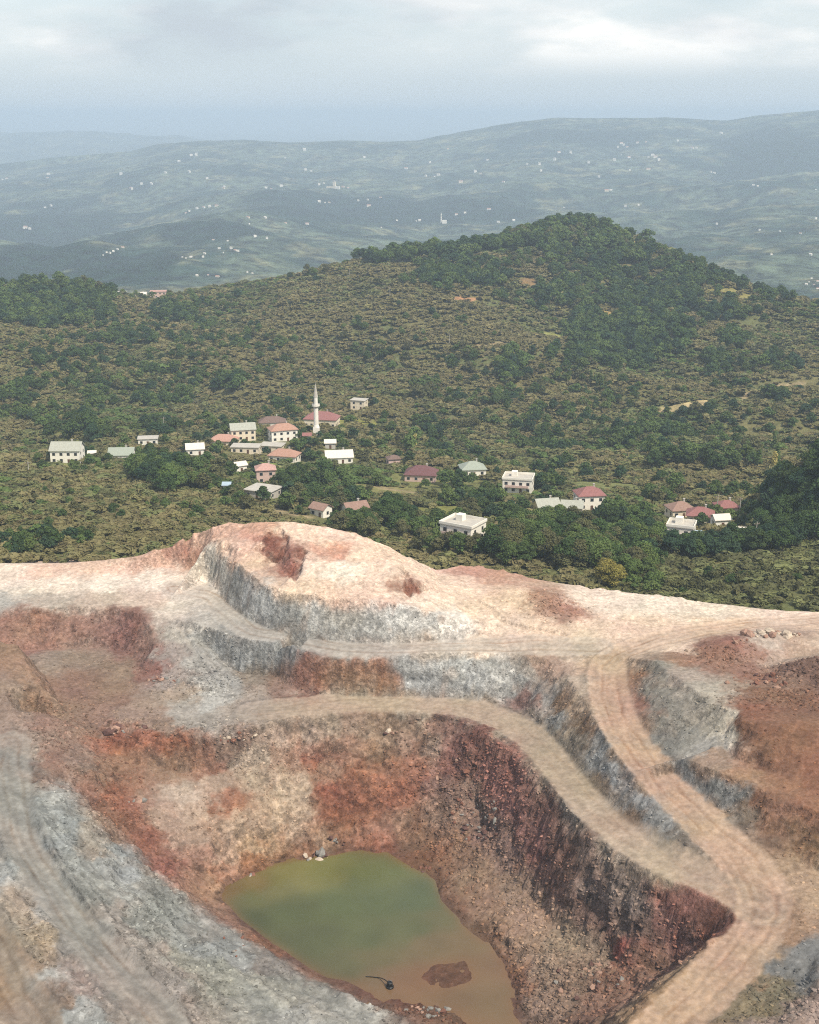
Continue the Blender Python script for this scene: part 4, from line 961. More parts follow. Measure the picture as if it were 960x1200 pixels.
def build_pond():
    m, t, out = new_mat('turbid_water')
    L = t.links.new
    at = N(t, 'ShaderNodeAttribute', attribute_name='silt')
    b = pr(t, Roughness=0.05, IOR=1.33); b.inputs['Specular IOR Level'].default_value = 0.5
    tc = N(t, 'ShaderNodeTexCoord')
    n = N(t, 'ShaderNodeTexNoise'); n.inputs['Scale'].default_value = 0.12; n.inputs['Detail'].default_value = 5; L(tc.outputs['Object'], n.inputs['Vector'])
    r = N(t, 'ShaderNodeMapRange'); L(n.outputs[0], r.inputs[0]); r.inputs[1].default_value = 0.3; r.inputs[2].default_value = 0.7; r.inputs[3].default_value = 0.9; r.inputs[4].default_value = 1.1
    h = N(t, 'ShaderNodeHueSaturation'); L(at.outputs['Color'], h.inputs['Color']); L(r.outputs[0], h.inputs['Value'])
    L(h.outputs[0], b.inputs['Base Color'])
    nb = N(t, 'ShaderNodeTexNoise'); nb.inputs['Scale'].default_value = 1.6; nb.inputs['Detail'].default_value = 3; L(tc.outputs['Object'], nb.inputs['Vector'])
    bp = N(t, 'ShaderNodeBump'); bp.inputs['Strength'].default_value = 0.10; bp.inputs['Distance'].default_value = 0.15; L(nb.outputs[0], bp.inputs['Height']); L(bp.outputs[0], b.inputs['Normal'])
    L(b.outputs[0], out.inputs[0])
    xs = np.arange(-60, 50, 1.0); ys = np.arange(160, 275, 1.0)
    X, Y = np.meshgrid(xs, ys)
    zb = grid_sample(blur(QZ, 3), QX0, QY0, QS, X, Y)
    idx = np.arange(X.size).reshape(X.shape)
    F = np.stack([idx[:-1, :-1], idx[:-1, 1:], idx[1:, 1:], idx[1:, :-1]], -1).reshape(-1, 4)
    zmin = np.minimum.reduce([zb.ravel()[F[:, i]] for i in range(4)])
    F = F[zmin < 0.25]
    depth = np.clip(-zb, 0, 6)
    seeds = [(300, 1050, (110, 108, 46)), (330, 1035, (136, 126, 48)), (350, 1025, (144, 132, 52)), (300, 1035, (146, 114, 54)), (380, 1020, (132, 128, 52)), (420, 1030, (106, 114, 56)), (460, 1020, (112, 122, 70)), (480, 1005, (140, 112, 60)), (400, 1060, (100, 110, 56)), (340, 1070, (92, 98, 48)), (300, 1075, (84, 88, 44)), (450, 1060, (96, 106, 58)), (490, 1050, (94, 106, 66)),
             (420, 1095, (100, 104, 58)), (370, 1105, (94, 96, 54)), (480, 1090, (106, 108, 62)), (520, 1080, (116, 106, 64)), (400, 1135, (108, 102, 62)), (450, 1125, (122, 104, 62)), (500, 1110, (134, 104, 66)), (540, 1100, (140, 106, 68)), (440, 1160, (136, 102, 72)), (560, 1150, (150, 108, 70)), (590, 1180, (146, 106, 68)), (520, 1170, (142, 100, 66)), (480, 1150, (150, 98, 66)), (590, 1130, (148, 98, 66)), (270, 1045, (130, 92, 46)), (510, 1000, (168, 104, 60)), (600, 1210, (150, 100, 66))]
    P = np.array([at_z(s[0], s[1], 0)[:2] for s in seeds]); C = np.array([lin(s[2]) for s in seeds]) * 0.62
    g = C.mean(1)[:, None]; C = C * 0.72 + g * 0.28
    C = C * 0.76 + lin((100, 106, 60)) * 0.62 * 0.24
    Q = np.stack([X.ravel(), Y.ravel()], 1)
    Qw = Q + 2.0 * np.stack([fbm(Q[:, 0] / 10, Q[:, 1] / 10, 3, seed=5), fbm(Q[:, 0] / 10, Q[:, 1] / 10, 3, seed=8)], 1)
    d2 = ((Qw[:, None] - P[None]) ** 2).sum(-1)
    w = 1 / (d2 + 6) ** 2
    c = (w @ C) / w.sum(1)[:, None]
    sh = np.exp(-depth.ravel() / 0.25)[:, None] * 0.5
    c = c * (1 - sh) + lin((140, 100, 68)) * 0.62 * sh
    used, inv = np.unique(F, return_inverse=True)
    V = np.stack([X.ravel(), Y.ravel(), np.zeros(X.size)], 1)
    me = np_mesh('pond', V[used], inv.reshape(-1, 4))
    set_color(me, 'silt', c[used])
    o = link_mesh('pond', me, None, m)
    tag(o, 'murky green and rust orange pond at the bottom of the pit', None, None, 'structure')


build_pond()

# ------------------------------------------------------------------ hillside mesh


def hill_material():
    m, t, out = new_mat('scrub_ground')
    L = t.links.new
    tc = N(t, 'ShaderNodeTexCoord')
    at = N(t, 'ShaderNodeAttribute', attribute_name='cover')
    n = N(t, 'ShaderNodeTexNoise'); n.inputs['Scale'].default_value = 0.25; n.inputs['Detail'].default_value = 8; n.inputs['Roughness'].default_value = 0.65; L(tc.outputs['Object'], n.inputs['Vector'])
    r = N(t, 'ShaderNodeMapRange'); L(n.outputs[0], r.inputs[0]); r.inputs[1].default_value = 0.3; r.inputs[2].default_value = 0.7; r.inputs[3].default_value = 0.55; r.inputs[4].default_value = 1.35
    h = N(t, 'ShaderNodeHueSaturation'); L(at.outputs['Color'], h.inputs['Color']); L(r.outputs[0], h.inputs['Value'])
    b = pr(t, Roughness=0.95); b.inputs['Specular IOR Level'].default_value = 0.1
    L(h.outputs[0], b.inputs['Base Color'])
    bp = N(t, 'ShaderNodeBump'); bp.inputs['Strength'].default_value = 0.8; bp.inputs['Distance'].default_value = 1.0; L(n.outputs[0], bp.inputs['Height']); L(bp.outputs[0], b.inputs['Normal'])
    L(b.outputs[0], out.inputs[0])
    return m


CLEAR = []      # bare or grassy openings: world x, y, radii, colour
for px, py, rx, ry, c in [(470, 252, 0, 0, None), (712, 367, 11, 14, (150, 128, 76)), (765, 288, 18, 14, (150, 134, 76)), (620, 332, 10, 8, (120, 98, 68)), (860, 345, 22, 14, (128, 120, 70)), (545, 352, 10, 4, (160, 120, 88)),
                          (500, 565, 26, 16, (112, 112, 68)), (450, 575, 22, 12, (118, 114, 70)), (545, 575, 18, 12, (106, 108, 66)), (300, 545, 14, 10, (112, 122, 62)), (420, 495, 14, 12, (128, 126, 66)), (20, 545, 26, 8, (120, 122, 74)), (715, 570, 18, 11, (108, 110, 68)), (745, 600, 12, 8, (140, 130, 90)), (370, 545, 12, 10, (112, 112, 60)),
                          (810, 475, 14, 3, (186, 168, 124)), (830, 470, 8, 3, (190, 170, 124)), (780, 480, 10, 3, (160, 146, 104)), (650, 395, 14, 8, (128, 128, 72)), (560, 405, 20, 3, (140, 118, 84)), (80, 585, 7, 4, (116, 96, 66)), (55, 565, 6, 3, (120, 100, 72)), (405, 580, 12, 6, (122, 118, 66)), (520, 600, 14, 8, (112, 112, 62))]:
    if c is None: continue
    h = hit_green(px, py)
    if h is not None: CLEAR.append((h[0], h[1], rx, ry, c))


for lane in ([(395, 484), (410, 480), (424, 472)], [(262, 541), (300, 545), (345, 549), (385, 549), (420, 553)], [(440, 570), (520, 582), (590, 586), (640, 606), (700, 606)], [(770, 616), (800, 642), (850, 628)], [(60, 548), (140, 545), (190, 528), (215, 538)], [(500, 620), (560, 644), (590, 610)], [(775, 484), (800, 480), (832, 470)], [(540, 408), (570, 405), (600, 400)], [(870, 470), (905, 455), (950, 448)], [(310, 592), (330, 600), (370, 612)]):
    w = [hit_green(*p) for p in lane]
    for a, b in zip(w[:-1], w[1:]):
        n = max(1, int(np.linalg.norm(b - a) / 5))
        for k in range(n):
            q = a + (b - a) * k / n
            CLEAR.append((q[0], q[1], 2.8, 2.3, (150, 132, 102)))


def build_hillside():
    X, Y = GXX, GYY
    Z = GZ.copy()
    yb = np.interp(X, BX, BY)
    edge = smooth01((150 - np.abs(X)) / 6.0)
    Z -= 6 * smooth01((yb + 16 - Y) / 10) * edge
    c = np.zeros(X.shape + (3,))
    w = smooth01(0.5 + 0.9 * fbm(X / 60, Y / 60, 4, seed=101))[..., None]
    c[:] = lin((106, 100, 66)) * (1 - w) + lin((92, 96, 60)) * w
    edge_n = 0.25 * fbm(X / 8, Y / 8, 3, seed=105)
    for cx, cy, rx, ry, col in CLEAR:
        j0, j1 = max(0, int((cy - ry * 3 - 15 - GY0) / GS)), int((cy + ry * 3 + 15 - GY0) / GS) + 2
        i0, i1 = max(0, int((cx - rx * 3 - 15 - GX0) / GS)), int((cx + rx * 3 + 15 - GX0) / GS) + 2
        sl = (slice(j0, j1), slice(i0, i1))
        r = np.sqrt(((X[sl] - cx) / (rx * 1.15)) ** 2 + ((Y[sl] - cy) / (ry * 1.5)) ** 2) + edge_n[sl]
        k = smooth01((1.15 - r) / 0.3)[..., None]
        c[sl] = c[sl] * (1 - k) + lin(col) * k
    ny, nx = X.shape
    idx = np.arange(ny * nx).reshape(ny, nx)
    F = np.stack([idx[:-1, :-1], idx[:-1, 1:], idx[1:, 1:], idx[1:, :-1]], -1).reshape(-1, 4)
    fc = (X.ravel()[F].mean(1), Y.ravel()[F].mean(1))
    F = F[~((np.abs(fc[0]) < 143) & (fc[1] < np.interp(fc[0], BX, BY) + 9) & (fc[1] > 155))]
    me = np_mesh('hillside', np.stack([X.ravel(), Y.ravel(), Z.ravel()], 1), F)
    set_color(me, 'cover', c.reshape(-1, 3))
    tag(link_mesh('hillside', me, None, hill_material()), 'brown green scrub hillside rising behind the village', None, None, 'structure')


build_hillside()

# ------------------------------------------------------------------ far hills
SKY1 = [(-900, 215), (-400, 200), (0, 196), (60, 189), (120, 183), (170, 179), (200, 170), (240, 166), (300, 165), (350, 168), (400, 165), (450, 167), (490, 165), (540, 155), (600, 143), (640, 138), (700, 138), (760, 137), (830, 141), (880, 133), (940, 127), (960, 127), (1200, 122), (1800, 135)]
SKY2 = [(-900, 150), (-200, 160), (0, 161), (60, 157), (130, 156), (180, 160), (250, 167), (320, 172), (500, 175), (1800, 175)]


def far_z(x, y):
    x = np.asarray(x, float); y = np.asarray(y, float)
    px = 480 + FPX * (x / y) * 0.985
    s1 = np.interp(px, [a for a, _ in SKY1], [b for _, b in SKY1]); s2 = np.interp(px, [a for a, _ in SKY2], [b for _, b in SKY2])
    tan = lambda py: np.tan(PITCH + np.arctan((py - 600.0) / FPX))
    y1 = 8200.0; y2 = 14500.0
    yn = y + 350 * fbm(x / 1800, y / 1800, 2, seed=120)
    s = np.clip((yn - 2500) / (y1 - 2500), 0, 1)
    py = 350 + (s1 - 350) * s ** 0.72
    front = CAM_Z - np.minimum(y, y1) * tan(py)
    ridge1 = CAM_Z - y1 * tan(s1)
    t = smooth01((y - y1) / 2600.0)
    ridge2 = CAM_Z - y2 * tan(s2)
    u = smooth01((y - y1 - 2400) / (y2 - y1 - 2400)); v = smooth01((y - y2) / 4000.0)
    base = np.where(y < y1, front, ridge1 * (1 - t) + (ridge1 - 220) * t)
    base = base * (1 - u) + ridge2 * u
    base = base * (1 - v) + (-200.0) * v
    am = smooth01((y - 2000) / 1500) * (1 - 0.65 * smooth01((np.abs(y - y1) - 0) / -1 + 1)) * (1 - 0.8 * v)
    n = (26 * fbm(x / 900, y / 900, 3, seed=130) + 30 * (ridged(x / 1500 + 0.3, y / 1100, 2, 0.5, seed=134) - 0.4)) * am
    n = n * np.clip(np.abs(y - y1) / 1800, 0.15, 1)
    return base + n + (16.0 * fbm(x / 330, y / 330, 3, 0.55, seed=136) + 5.0 * fbm(x / 110, y / 110, 3, seed=138)) * np.clip(np.abs(y - y1) / 900, 0.3, 1) * smooth01((y - 2000) / 1000)


CLOUD_BANDS = [(40, 270, 90, 32), (30, 300, 70, 24), (90, 305, 70, 14), (430, 245, 160, 16), (560, 250, 90, 12), (250, 265, 70, 8), (920, 175, 70, 30), (880, 210, 60, 16), (330, 250, 100, 10), (700, 160, 120, 8), (60, 245, 60, 8), (160, 310, 60, 14)]  # cloud-shadow bands, painted dark green onto the far hills


def hit_far(px, py):
    d = ray(px, py)
    ys = np.geomspace(2150.0, 20000.0, 1500)
    P = np.stack([d[0] / d[1] * ys, ys, CAM_Z + d[2] / d[1] * ys], 1)
    below = P[:, 2] < far_z(P[:, 0], P[:, 1])
    if not below.any(): return None
    i = int(np.argmax(below))
    return np.array([P[i, 0], P[i, 1], float(far_z(P[i, 0], P[i, 1]))])


def far_material():
    m, t, out = new_mat('distant_woods_and_fields')
    L = t.links.new
    tc = N(t, 'ShaderNodeTexCoord')
    at = N(t, 'ShaderNodeAttribute', attribute_name='cover')

    def noise(s, d, r=0.6):
        n = N(t, 'ShaderNodeTexNoise'); n.inputs['Scale'].default_value = s; n.inputs['Detail'].default_value = d; n.inputs['Roughness'].default_value = r; L(tc.outputs['Object'], n.inputs['Vector']); return n
    n1 = noise(0.022, 6, 0.7)
    r1 = N(t, 'ShaderNodeMapRange'); L(n1.outputs[0], r1.inputs[0]); r1.inputs[1].default_value = 0.38; r1.inputs[2].default_value = 0.62; r1.inputs[3].default_value = 0.2; r1.inputs[4].default_value = 1.8
    h = N(t, 'ShaderNodeHueSaturation'); L(at.outputs['Color'], h.inputs['Color']); L(r1.outputs[0], h.inputs['Value'])
    b = pr(t, Roughness=0.95); b.inputs['Specular IOR Level'].default_value = 0.05
    L(h.outputs[0], b.inputs['Base Color'])
    bp = N(t, 'ShaderNodeBump'); bp.inputs['Strength'].default_value = 0.9; bp.inputs['Distance'].default_value = 18.0; L(n1.outputs[0], bp.inputs['Height']); L(bp.outputs[0], b.inputs['Normal'])
    L(b.outputs[0], out.inputs[0])
    return m


def build_far():
    ys = np.concatenate([np.geomspace(1500, 9500, 330), np.geomspace(9700, 60000, 90)])
    aa = np.linspace(-0.95, 0.95, 420)
    A, Y = np.meshgrid(aa, ys)
    X = A * Y
    Z = far_z(X, Y)
    Z = np.where(Y < 2100, np.minimum(Z, -150), Z) - 60 * smooth01((2300 - Y) / 500)
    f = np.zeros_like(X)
    for px, py, rx, ry in CLOUD_BANDS:
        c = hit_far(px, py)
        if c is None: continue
        # size of the painted cloud shadow on the ground
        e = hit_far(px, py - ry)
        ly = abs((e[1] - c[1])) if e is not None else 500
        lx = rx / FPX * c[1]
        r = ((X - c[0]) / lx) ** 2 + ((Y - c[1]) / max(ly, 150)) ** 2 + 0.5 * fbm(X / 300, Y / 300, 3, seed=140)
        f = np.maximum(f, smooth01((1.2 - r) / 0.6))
    w = smooth01(0.5 + 1.1 * fbm(X / 420, Y / 420, 4, 0.6, seed=144))
    fld = smooth01((fbm(X / 160, Y / 160, 3, 0.6, seed=148) - 0.2) / 0.4)
    c = lin((36, 52, 42)) * (1 - w[..., None]) + lin((76, 86, 68)) * w[..., None]
    c = c * (1 - 0.5 * fld[..., None]) + lin((120, 116, 84)) * 0.5 * fld[..., None]
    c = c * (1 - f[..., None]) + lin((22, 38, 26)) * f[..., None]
    ny, nx = X.shape
    idx = np.arange(ny * nx).reshape(ny, nx)
    F = np.stack([idx[:-1, :-1], idx[:-1, 1:], idx[1:, 1:], idx[1:, :-1]], -1).reshape(-1, 4)
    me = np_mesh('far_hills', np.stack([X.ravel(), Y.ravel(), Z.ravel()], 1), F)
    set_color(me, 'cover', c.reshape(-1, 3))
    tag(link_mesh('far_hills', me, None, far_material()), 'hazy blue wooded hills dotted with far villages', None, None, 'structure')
    # plain beneath everything, out to the horizon
    s = 90000.0
    V = np.array([[-s, -20000, -330], [s, -20000, -330], [s, s, -330], [-s, s, -330]])
    me = np_mesh('ground', V, np.array([[0, 1, 2, 3]]))
    set_color(me, 'cover', np.tile(lin((70, 86, 52)), (4, 1)))
    tag(link_mesh('ground', me, None, MATS['distant_woods_and_fields']), 'green lowland reaching to the horizon', None, None, 'structure')


build_far()

# ------------------------------------------------------------------ vegetation
LEAF = {
    'oak': leaf_material('leaves_dark_green', (38, 52, 28), (68, 84, 42)),
    'mid': leaf_material('leaves_mid_green', (54, 70, 36), (88, 100, 52)),
    'olive': leaf_material('leaves_olive', (62, 64, 40), (90, 88, 56)),
    'yellow': leaf_material('leaves_yellowing', (98, 94, 46), (132, 118, 60)),
    'pine': leaf_material('leaves_blue_green', (32, 48, 34), (54, 72, 46)),
    'hazel': leaf_material('leaves_hazel_brown', (86, 82, 54), (112, 104, 70), hue=0.012),
    'hazelg': leaf_material('leaves_hazel_green', (78, 82, 50), (104, 104, 66), hue=0.012),
    'dry': leaf_material('leaves_pale_dry', (132, 122, 72), (160, 148, 92)),
}
BARK = simple('bark', (84, 70, 56), 0.9, 0.25, 6.0)


def leaf_cloud(clumps, n, size, rng, droop=0.0):
    """small leaf-spray quads spread through clumps (centre, radius): returns verts, faces"""
    cs = np.array([c[0] for c in clumps]); rs = np.array([c[1] for c in clumps])
    pr_ = rs ** 2 / (rs ** 2).sum()
    k = rng.choice(len(clumps), n, p=pr_)
    d = rng.normal(size=(n, 3)); d /= np.linalg.norm(d, axis=1)[:, None]
    d[:, 2] = np.where(d[:, 2] < -0.35, -d[:, 2] * 0.6, d[:, 2])
    rad = rs[k] * (0.62 + 0.42 * rng.random(n) ** 0.6)
    p = cs[k] + d * rad[:, None] * np.array([1, 1, 0.82])
    nrm = d + np.array([0.1, -0.1, 0.45]) + 0.5 * rng.normal(size=(n, 3)); nrm /= np.linalg.norm(nrm, axis=1)[:, None]
    up = rng.normal(size=(n, 3))
    a = np.cross(nrm, up); a /= np.linalg.norm(a, axis=1)[:, None] + 1e-9
    b = np.cross(nrm, a)
    s = size * (0.55 + 0.9 * rng.random(n))[:, None]
    v = np.stack([p + a * s * 0.9, p + b * s * 0.55, p - a * s * 0.9, p - b * s * 0.55 + nrm * s * 0.25], 1).reshape(-1, 3)
    return v, np.arange(4 * n).reshape(n, 4)


def tube(pts, rads, sides=6):
    pts = np.array(pts, float); V = []; F = []
    for i, p in enumerate(pts):
        d = pts[min(i + 1, len(pts) - 1)] - pts[max(i - 1, 0)]; d /= np.linalg.norm(d) + 1e-9
        a = np.cross(d, [0.3, 1, 0.1]); a /= np.linalg.norm(a) + 1e-9; b = np.cross(d, a)
        for s in range(sides):
            t = 2 * math.pi * s / sides
            V.append(p + rads[i] * (math.cos(t) * a + math.sin(t) * b))
    for i in range(len(pts) - 1):
        for s in range(sides):
            F.append([i * sides + s, i * sides + (s + 1) % sides, (i + 1) * sides + (s + 1) % sides, (i + 1) * sides + s])
    return np.array(V), np.array(F)


def merge(parts):
    V = []; F = []; o = 0
    for v, f in parts:
        V.append(v); F.append(f + o); o += len(v)
    return np.concatenate(V), np.concatenate(F)


def tree_proto(name, kind, shape, n, leaf, seed):
    """unit-height tree: (trunk mesh, crown mesh)"""
    rng = np.random.default_rng(seed)
    clumps = []
    if shape == 'round':
        m = 15
        for i in range(m):
            t = rng.random(); a = rng.random() * 6.283
            z = 0.34 + 0.5 * t; r = 0.30 * math.sin(math.pi * min(1, 0.25 + 0.72 * t)) * (0.5 + 0.6 * rng.random())
            clumps.append(((r * math.cos(a), r * math.sin(a), z), 0.115 + 0.075 * rng.random()))
        clumps.append(((0.02, -0.02, 0.80), 0.15)); clumps.append(((0, 0, 0.55), 0.2))
    elif shape == 'broad':
        m = 19
        for i in range(m):
            t = rng.random(); a = rng.random() * 6.283
            z = 0.30 + 0.5 * t; r = 0.46 * math.sin(math.pi * min(1, 0.3 + 0.66 * t)) * (0.45 + 0.6 * rng.random())
            clumps.append(((r * math.cos(a), r * math.sin(a), z), 0.13 + 0.085 * rng.random()))
        clumps.append(((0, 0, 0.76), 0.17)); clumps.append(((0, 0, 0.5), 0.24))
    else:  # tall, poplar-like
        for i in range(12):
            t = (i + rng.random()) / 12; a = rng.random() * 6.283
            r = 0.07 * (1 - 0.6 * t)
            clumps.append(((r * math.cos(a), r * math.sin(a), 0.18 + 0.74 * t), 0.11 * (1.1 - 0.65 * t)))
    cv, cf = leaf_cloud(clumps, n, leaf, rng)
    crown = np_mesh(name + '_crown', cv, cf, False)
    crown.materials.append(LEAF[kind])
    parts = [tube([(0, 0, -0.06), (0.01, 0, 0.15), (0, 0.01, 0.4), (0.01, 0, 0.72)], [0.036, 0.028, 0.02, 0.008], 6)]
    for i in range(5):
        c = clumps[(i * 3) % len(clumps)][0]
        z0 = 0.2 + 0.06 * i
        parts.append(tube([(0, 0, z0), (c[0] * 0.5, c[1] * 0.5, (z0 + c[2]) / 2 + 0.02), c], [0.016, 0.011, 0.004], 4))
    tv, tf = merge(parts)
    trunk = np_mesh(name + '_trunk', tv, tf, True); trunk.materials.append(BARK)
    return trunk, crown


TREES = {}
for kind in ('oak', 'mid', 'olive', 'yellow', 'pine', 'dry'):
    for sh in ('round', 'broad', 'tall'):
        for var in range(2):
            TREES[(kind, sh, var, 'near')] = None
            TREES[(kind, sh, var, 'far')] = None


def get_tree(kind, sh, var, lod):
    k = (kind, sh, var, lod)
    if TREES[k] is None:
        sd = hash((sh, var)) % 1000 if False else {'round': 10, 'broad': 20, 'tall': 30}[sh] + var * 3
        if lod == 'near':
            TREES[k] = tree_proto('tree', kind, sh, 2600 if sh != 'tall' else 1300, 0.036, sd)
        else:
            TREES[k] = tree_proto('tree', kind, sh, 620 if sh != 'tall' else 380, 0.072, sd)
    return TREES[k]


